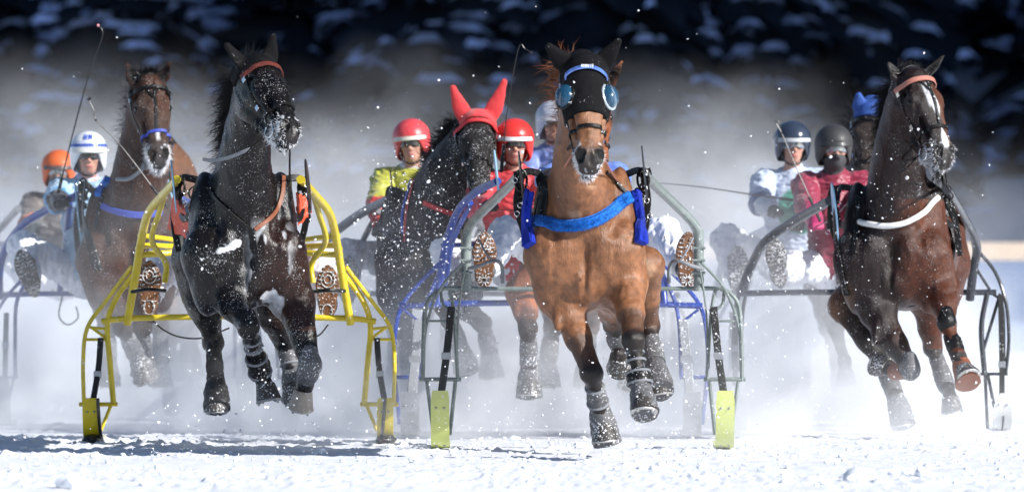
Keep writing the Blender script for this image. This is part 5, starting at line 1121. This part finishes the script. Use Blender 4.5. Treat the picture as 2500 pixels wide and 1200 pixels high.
# ------------------------------------------------------------------ whips
M['whip'] = mat('whip_cane', (.02, .018, .02), .35)
def whip(label, pts, r0, r1, D, knot=None, loop=False, tipc=None):
    q = [P(x, y, D + d) for x, y, d in pts]; root = thing('whip', q[0], label, 'whip', 'driving whips')
    b = MB(); k = catmull(q, 8); b.tube(k, [r0 + (r1 - r0) * i / (len(k) - 1) for i in range(len(k))], n=6, sub=1); b.build('cane', M['whip'], root)
    b = MB(); b.tube([q[0] - nrm(q[1] - q[0]) * .12, q[0] + nrm(q[1] - q[0]) * .06], .011, n=8, sub=1); b.build('handle', M['leather'], root)
    if knot:
        b = MB()
        for x, y, d in knot: b.blob(P(x, y, D + d), .009, irr=.3, seed=x)
        b.build('knot', M[tipc] if tipc else M['whip'], root)
M['pink'] = mat('pink_tip', (.7, .3, .35), .6)
whip('long thin whip held up beside the white helmet, pink at its tip', [(146, 455, 0), (182, 310, -.05), (222, 165, -.1), (247, 100, -.1), (250, 75, -.1), (240, 62, -.1)], .006, .0022, 45.7, [(240, 62, -.1)], tipc='pink')
whip('dark whip leaning left over the brown horse, with a knotted lash', [(382, 470, 0), (300, 362, 0), (236, 295, 0), (230, 270, 0), (216, 243, 0)], .004, .0018, 44.0, [(216, 243, 0), (234, 293, 0), (219, 240, 0)])
whip('thin upright whip beside the red hood, its lash bent over to the right', [(1228, 375, 0), (1240, 260, 0), (1266, 118, 0), (1282, 120, 0), (1296, 128, 0)], .004, .0018, 43.5, [(1296, 128, 0)])
whip('short whip with a loop standing in front of the dark blue helmet', [(1985, 500, 0), (1940, 400, 0), (1908, 325, 0), (1895, 300, 0), (1900, 296, 0), (1908, 322, 0)], .0045, .0022, 45.4, [(1907, 325, 0)])
whip('whip held level to the left by the driver in teal and white', [(1925, 487, 0), (1860, 478, 0), (1700, 455, 0), (1560, 443, 0)], .008, .0015, 46.2)
# ------------------------------------------------------------------ snow ground, slope, forest, fence
def snowmat(name, bscale=30, bump=.5, col=(.86, .88, .92)):
    return mat(name, col, .65, bump=bump, bscale=bscale, spec=.25)
M['snow'] = snowmat('snow', 40, .45, (.80, .82, .87)); M['snow_shaded'] = snowmat('snow_shaded', 4, .5, (.60, .67, .80)); M['snow_grain'] = mat('snow_grain', (.9, .91, .94), .7)  # slope snow has the blue of shade put into its colour
def hgt(x, y):
    p = np.stack([x, y, np.zeros_like(x)], 1); n = fbm(p, 7, 3, 1); n2 = fbm(p, 24, 2, 6); n3 = fbm(p * (.35, 1, 1), 1.3, 2, 9)
    h = (n - .5) * (.012 + .010 * (1 - sm(y, -4, -2))) + np.clip(n2 - .55, 0, 1) ** 1.4 * .10 * sm(n3, .45, .62) + (n3 - .5) * .03
    left = 1 - sm(x, -1.2, .2)
    for yy, wd in ((-.35, .30), (.9, .35), (1.9, .4), (-1.15, .15)):                         # groomed corduroy and runner grooves across the track
        g = np.exp(-((y - yy) / wd) ** 2) * left; h += g * (.008 * np.sin((y - yy) * 60 + .5 * np.sin(x * 3)) * (.6 + .6 * np.sin(x * 85 + 3 * np.sin(y * 2))) + .010 * np.sin((y - yy) * 17 + x * .6) + (n2 - .5) * .03 + .004)
    rx = sm(x, 2.2, 3.0) * np.exp(-((y - .8) / 2.2) ** 2); h += rx * .012 * np.sin(y * 30 + x * 26 * .5) * (n2 * 2)
    e = sm(5.38 - np.abs(x), 0, .5) * sm(y + 10.2, 0, .6) * sm(11.95 - y, 0, .6)
    return h * e
xs = np.concatenate([np.arange(-5.4, 5.401, .018)]); ys = np.concatenate([np.arange(-10.2, -2.5, .035), np.arange(-2.5, 4, .022), np.arange(4, 12.0, .06)])
GX, GY = np.meshgrid(xs, ys, indexing='ij'); hh = hgt(GX.ravel(), GY.ravel())
V_ = np.stack([GX.ravel(), GY.ravel(), hh], 1); nx_, ny_ = len(xs), len(ys); ii = np.arange(nx_ * ny_).reshape(nx_, ny_)
Q_ = np.stack([ii[:-1, :-1], ii[1:, :-1], ii[1:, 1:], ii[:-1, 1:]], -1).reshape(-1, 4)
b0 = len(V_); far = [(-5.39, -10.1), (5.39, -10.1), (5.39, 11.9), (-5.39, 11.9), (-160, -60), (160, -60), (160, 62), (-160, 62)]
V_ = np.concatenate([V_, np.array([(x, y, -.004) for x, y in far])])
Q_ = np.concatenate([Q_, np.array([(b0 + 4, b0 + 5, b0 + 1, b0), (b0 + 5, b0 + 6, b0 + 2, b0 + 1), (b0 + 6, b0 + 7, b0 + 3, b0 + 2), (b0 + 7, b0 + 4, b0, b0 + 3)])])
tag(mesh_obj('snow_ground', V_, Q_, M['snow']), kind='structure')
g = np.random.default_rng(5); b = MB()
for k in range(1000):
    y = g.choice([g.uniform(-8, -2.5), g.uniform(-2.5, 3.5)]); x = g.uniform(-1, 1) * (40 + y) * .078; r = g.uniform(.004, .013) * (2.2 if g.random() < .06 else 1)
    if x > 2.2 and y > -1.5: r *= 1.25
    if y < -4 and g.random() < .25: r *= 2.
    b.blob((x, y, r * .4), (r * 1.3, r * 1.2, r * .8), irr=.3, seed=k, sub=1)
tag(b.build('snow_lumps', M['snow_grain']), 'loose lumps of snow scattered over the track', 'snow', kind='stuff')
# flying grains and chips of snow
b = MB(); t_ = (1 + 5 ** .5) / 2; OC = [(1,0,0),(-1,0,0),(0,1,0),(0,-1,0),(0,0,1),(0,0,-1)]; OF = [(0,2,4),(2,1,4),(1,3,4),(3,0,4),(2,0,5),(1,2,5),(3,1,5),(0,3,5)]
def spray(n, px, py, D, r0, r1):
    for _ in range(n):
        x, y, d = g.normal(px[0], px[1]), g.normal(py[0], py[1]), g.uniform(*D); p = P(x, y, d)
        if p[2] < .02: p[2] = abs(p[2]) * .3 + .02
        r = r0 * .8 * (r1 * 1.3 / r0) ** (g.random() ** 3.2); R_ = g.normal(0, 1, (3, 3)); R_, _q = np.linalg.qr(R_); s = r * g.uniform(.4, 1.35, 3)
        b.add([p + R_ @ (np.array(o) * s * g.uniform(.75, 1.25)) for o in ICO[0][0]], ICO[0][1])
for cx_ in (600, 1440, 2180): spray(520, (cx_, 210), (960, 110), (36.5, 41.5) if cx_ < 2000 else (40, 44.5), .002, .0075); spray(260, (cx_, 230), (1050, 35), (36.5, 41), .002, .007)
spray(1500, (1010, 90), (600, 130), (38, 43.5), .0018, .0075); spray(500, (1130, 130), (850, 120), (38, 42.5), .0018, .006); spray(160, (1250, 800), (500, 300), (36, 43), .002, .009)
spray(230, (2180, 140), (620, 190), (40, 42.8), .002, .006); spray(150, (560, 170), (560, 180), (36, 38.8), .002, .0055); spray(350, (1880, 130), (760, 130), (39, 44), .002, .007); spray(250, (1760, 60), (830, 90), (38.5, 39.8), .002, .006)
spray(90, (1250, 780), (420, 260), (36, 43), .007, .014)
tag(b.build('snow_spray', M['snow_grain'], smooth=False), 'grains and chips of snow thrown up by hooves and runners', 'snow spray', kind='stuff')
# rising slope behind the track
xs = np.linspace(-170, 170, 120); ys = np.array(list(np.linspace(62, 150, 50)) + list(np.linspace(152, 420, 60))); GX, GY = np.meshgrid(xs, ys, indexing='ij')
pz = np.where(GY < 95, (GY - 62) * .0, 0) + sm(GY, 80, 140) * 4.2 + np.clip(GY - 140, 0, 999) * .42; nn = fbm(np.stack([GX.ravel(), GY.ravel(), GX.ravel() * 0], 1), .09, 3, 3).reshape(GX.shape); pz = pz + (nn - .5) * 2.4 * sm(GY, 80, 120) - .012
ii = np.arange(GX.size).reshape(GX.shape); tag(mesh_obj('snow_slope', np.stack([GX.ravel(), GY.ravel(), pz.ravel()], 1), np.stack([ii[:-1, :-1], ii[1:, :-1], ii[1:, 1:], ii[:-1, 1:]], -1).reshape(-1, 4), M['snow_shaded']), kind='structure')
# ridge added out of view on the right, shaped to keep the wood in shade
xs = np.linspace(66, 260, 30); ys = np.linspace(44, 470, 50); GX, GY = np.meshgrid(xs, ys, indexing='ij'); e = sm(GX, 66, 82) * (1 - sm(GX, 215, 260)) * sm(GY, 44, 62)
pz = e * (175 + 25 * np.sin(GY * .03) + 12 * np.sin(GY * .11 + GX * .07)) - .5; ii = np.arange(GX.size).reshape(GX.shape)
M['ridge'] = mat('shade_ridge_mat', (.10, .12, .13), .9, var=.6, vscale=.08); tag(mesh_obj('shade_ridge', np.stack([GX.ravel(), GY.ravel(), pz.ravel()], 1), np.stack([ii[:-1, :-1], ii[1:, :-1], ii[1:, 1:], ii[:-1, 1:]], -1).reshape(-1, 4), M['ridge']), kind='structure')
# the snow laden spruce wood, one mass
def slope_z(x, y): return sm(np.array([y]), 80, 140)[0] * 4.2 + max(y - 140, 0) * .42
V1, F1, V2, F2 = [], [], [], []
g = np.random.default_rng(21)
for k in range(330):
    y = 146 + 75 * (k / 150) ** 1.2 + g.uniform(-3, 3); hwid = (40 + y) * .082 + 3; x = g.uniform(-hwid, hwid)
    if k >= 190: y = g.uniform(118, 200); x = g.uniform(14, 60) * g.choice([-1, -1, 1])
    elif k >= 150: y = g.uniform(112, 146); hwid = (40 + y) * .08 + 2; x = g.uniform(-hwid, (40 + y) * .052)
    z0 = slope_z(x, y) - .4; H_ = g.uniform(13, 24); nb = int(H_ * 8)
    tr = len(V1); 
    for j in range(6): V1.append((x + .25 * math.cos(j * 1.047), y + .25 * math.sin(j * 1.047), z0))
    V1.append((x, y, z0 + H_)); F1 += [(tr + j, tr + (j + 1) % 6, tr + 6, tr + 6) for j in range(6)]
    for i in range(nb):
        t = (i + g.random()) / nb; zz = z0 + H_ * (.06 + .92 * t); L = (1 - t) ** .8 * H_ * .15 + .3; an = g.uniform(0, 6.283); d = V3(math.cos(an), math.sin(an), 0); sd = V3(-d[1], d[0], 0); dr = g.uniform(.25, .6)
        w0 = L * g.uniform(.16, .30); n = 4; b_ = len(V1); cs = []
        for j in range(n + 1):
            s = j / n; p = V3(x, y, zz) + d * L * s + V3(0, 0, -dr * L * s * s); ww = w0 * (.35 + 1.1 * math.sin(min(1, s * 1.1) * 2.6)) * (1 - .5 * s); cs.append((p, ww)); V1 += [p - sd * ww + V3(0, 0, -ww * .55 - .25 * g.random()), p + V3(0, 0, .10), p + sd * ww + V3(0, 0, -ww * .55 - .25 * g.random())]
        for j in range(n):
            for c_ in (0, 1): a_ = b_ + j * 3 + c_; F1.append((a_, a_ + 1, a_ + 4, a_ + 3))
        gate = vnoise(np.array([[x * .16 + 50, y * .05, zz * .30 + 9]]), 3)[0] + .35 * vnoise(np.array([[x * .7 + 50, y * .05, zz * 1.1 + 9]]), 5)[0]
        if g.random() < .6 + .9 * sm(np.array([gate]), .45, .80)[0]:
            for _r in range(g.integers(8, 18)):
                j = g.integers(1, n + 1); p, ww = cs[j]; b2 = len(V2); c_ = p + sd * ww * g.uniform(-.6, .6) + V3(0, 0, .12); a_, e_ = g.uniform(.06, .44), g.uniform(.04, .12); u_ = V3(g.normal(1, .3), g.normal(0, .4), g.normal(0, .22)); w_ = V3(0, -e_ * .9, 0)
                V2 += [c_ - u_ * a_ + V3(0, 0, -.12), c_ - u_ * a_ * .4 + w_ + V3(0, 0, -e_), c_ + u_ * a_ * .5 + w_ + V3(0, 0, -e_ * .8), c_ + u_ * a_ + V3(0, 0, -.16), c_ + u_ * a_ * .4 - w_ + V3(0, 0, e_ * .6), c_ - u_ * a_ * .5 - w_ + V3(0, 0, e_ * .5)]
                F2 += [(b2, b2 + 1, b2 + 4, b2 + 5), (b2 + 1, b2 + 2, b2 + 3, b2 + 4)]
M['needles'] = mat('spruce_needles', (.010, .017, .030), .95, var=.5, vscale=.6, spec=.1); M['tree_snow'] = mat('snow_on_branches', (.40, .52, .85), .8, var=.9, vscale=.35)  # branch snow coloured blue for the shade it lies in
n1 = len(V1); V_ = np.array(V1 + V2); F_ = np.array(F1 + [tuple(n1 + i for i in f) for f in F2])
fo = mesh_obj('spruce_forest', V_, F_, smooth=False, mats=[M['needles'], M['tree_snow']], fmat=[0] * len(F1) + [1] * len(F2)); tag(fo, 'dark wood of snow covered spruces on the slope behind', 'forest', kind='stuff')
# net fence with a pale board on top
M['net'] = mat('blue_net', (.10, .22, .48), .7); M['board'] = mat('pale_board', (.55, .42, .30), .7, var=.15, vscale=3); M['post'] = mat('wood_post', (.25, .2, .16), .8)
D_ = 102.0; x0, x1 = (1560 - 1250) / FPX * D_, (2900 - 1250) / FPX * D_; y_ = D_ - 40; root = thing('net_fence', ((x0 + x1) / 2, y_, 0), 'blue net fence with a pale board along its top, far right behind the track', 'fence')
b = MB()
for z in np.arange(.10, 1.40, .085): b.box(((x0 + x1) / 2, y_, z), ((x1 - x0) / 2, 0, 0), (0, .006, 0), (0, 0, .013), bev=.02)
for x in np.arange(x0, x1, .085): b.box((x, y_ - .014, .74), (.012, 0, 0), (0, .006, 0), (0, 0, .66), bev=.02)
b.build('netting', M['net'], root, smooth=False); b = MB(); b.box(((x0 + x1) / 2, y_ + .04, 1.545), ((x1 - x0) / 2, 0, 0), (0, .02, 0), (0, 0, .135), bev=.1); b.build('top_board', M['board'], root)
for x in np.arange(x0, x1, 2.0): b = MB(); b.tube([(x, y_ + .12, -.1), (x, y_ + .12, 1.66)], .045, sub=1); b.build('post', M['post'], root)

# ------------------------------------------------------------------ thrown up snow dust hanging in the air
def dust(name, lo, hi, dens, zf, yf, nscale, nlo, nhi, step, label, colr=(.96, .965, .98), zpow=1.5, xf=None, seed=0., stretch=(1, 1, 1), rag=0.):
    m = bpy.data.materials.new(name); m.use_nodes = True; t = m.node_tree; L = t.links.new
    for n in list(t.nodes):
        if n.type == 'BSDF_PRINCIPLED': t.nodes.remove(n)
    out = [n for n in t.nodes if n.type == 'OUTPUT_MATERIAL'][0]; pv = t.nodes.new('ShaderNodeVolumePrincipled'); L(pv.outputs[0], out.inputs['Volume'])
    pv.inputs['Color'].default_value = (*colr, 1); pv.inputs['Anisotropy'].default_value = .0
    g_ = t.nodes.new('ShaderNodeNewGeometry'); sp = t.nodes.new('ShaderNodeSeparateXYZ'); L(g_.outputs['Position'], sp.inputs[0])
    def mr(src, a, b_, c, d, mode='SMOOTHSTEP'):
        r = t.nodes.new('ShaderNodeMapRange'); r.interpolation_type = mode
        for i, v in ((1, a), (2, b_), (3, c), (4, d)): r.inputs[i].default_value = v
        L(src, r.inputs[0]); return r.outputs[0]
    def ma(op, a, b_=0.):
        n = t.nodes.new('ShaderNodeMath'); n.operation = op
        for i, v in enumerate((a, b_)):
            if isinstance(v, (int, float)): n.inputs[i].default_value = v
            else: L(v, n.inputs[i])
        return n.outputs[0]
    mp = t.nodes.new('ShaderNodeMapping'); mp.inputs['Scale'].default_value = stretch; mp.inputs['Location'].default_value = (seed, seed * .7, seed * 1.3); L(g_.outputs['Position'], mp.inputs[0])
    n = t.nodes.new('ShaderNodeTexNoise'); n.inputs['Scale'].default_value = nscale; n.inputs['Detail'].default_value = 4.; n.inputs['Roughness'].default_value = .60; L(mp.outputs[0], n.inputs['Vector'])
    nz = mr(n.outputs[0], nlo, nhi, 0, 1)
    # the ragged top: height measured against the noise
    n2 = t.nodes.new('ShaderNodeTexNoise'); n2.inputs['Scale'].default_value = nscale * .55; n2.inputs['Detail'].default_value = 2.; L(mp.outputs[0], n2.inputs['Vector']); zz = ma('ADD', sp.outputs[2], ma('MULTIPLY', ma('SUBTRACT', n2.outputs[0], .5), rag)) if rag else sp.outputs[2]
    zt = ma('POWER', mr(zz, zf[0], zf[1], 1, 0, 'LINEAR'), zpow)
    d_ = ma('MULTIPLY', ma('MULTIPLY', nz, zt), mr(sp.outputs[1], yf[0], yf[1], yf[2], yf[3]))
    for f_ in (xf or []): d_ = ma('MULTIPLY', d_, mr(sp.outputs[0], *f_))
    L(ma('MULTIPLY', d_, dens), pv.inputs['Density'])
    bb = MB(); c_ = (np.array(lo) + np.array(hi)) / 2; h_ = (np.array(hi) - np.array(lo)) / 2; vs = [c_ + h_ * (a, b_, c) for a in (-1, 1) for b_ in (-1, 1) for c in (-1, 1)]
    bb.add(vs, [(0, 1, 3, 2), (4, 6, 7, 5), (0, 4, 5, 1), (2, 3, 7, 6), (0, 2, 6, 4), (1, 5, 7, 3)]); o = bb.build(name, m, smooth=False)
    try: m.cycles.volume_step_rate = step
    except Exception: pass
    tag(o, label, 'snow dust', kind='stuff'); return o
WD = 'white snow dust billowing low behind the hooves and runners'
DC = (.965, .98, 1.)
dust('snow_dust', (-5.2, 1.9, .03), (1.95, 8.6, 2.0), 3.2, (.0, 2.0), (1.9, 5.4, .15, 1.0), 1.6, .44, .63, .35, WD, rag=.9, zpow=2.5, colr=DC, xf=[(-2.9, -1.5, .4, 1)])
dust('snow_dust', (1.96, 5.5, .03), (5.6, 9.5, 2.0), 3.4, (.0, 2.0), (5.5, 7.5, .45, 1.0), 1.6, .43, .63, .35, 'white snow dust billowing behind the hooves of the right hand horses', rag=1.2, zpow=2.5, seed=2., xf=[(2.9, 3.9, 1, .25)], colr=DC)
dust('snow_dust', (-2.3, -2.0, .03), (1.95, 1.88, .75), 1.0, (.0, .72), (-2.0, 1.2, .15, .9), 1.7, .48, .66, .3, 'thin puffs of snow dust at the front hooves', zpow=1.8, seed=3., xf=[(-2.2, -1.6, 0, 1)], colr=DC)
dust('snow_dust', (1.96, -1.6, .03), (4.9, 5.48, .7), .7, (.0, .7), (-1.6, 2.0, .3, 1.0), 1.6, .46, .66, .3, 'puffs of snow dust at the hooves of the right hand horse', zpow=1.8, seed=6., xf=[(2.75, 3.1, 1, 0)], colr=DC)
dust('snow_mist', (-7.0, 9.6, .03), (7.0, 24.0, 3.5), .50, (.1, 2.55), (9.6, 13, .4, 1.0), .85, .44, .62, .35, 'grey mist of fine snow hanging high behind the riders', rag=3.4, zpow=1.25, xf=[(2.3, 3.8, 1, .04)], seed=4., colr=DC)
print('script time', round(time.time() - T0, 1))
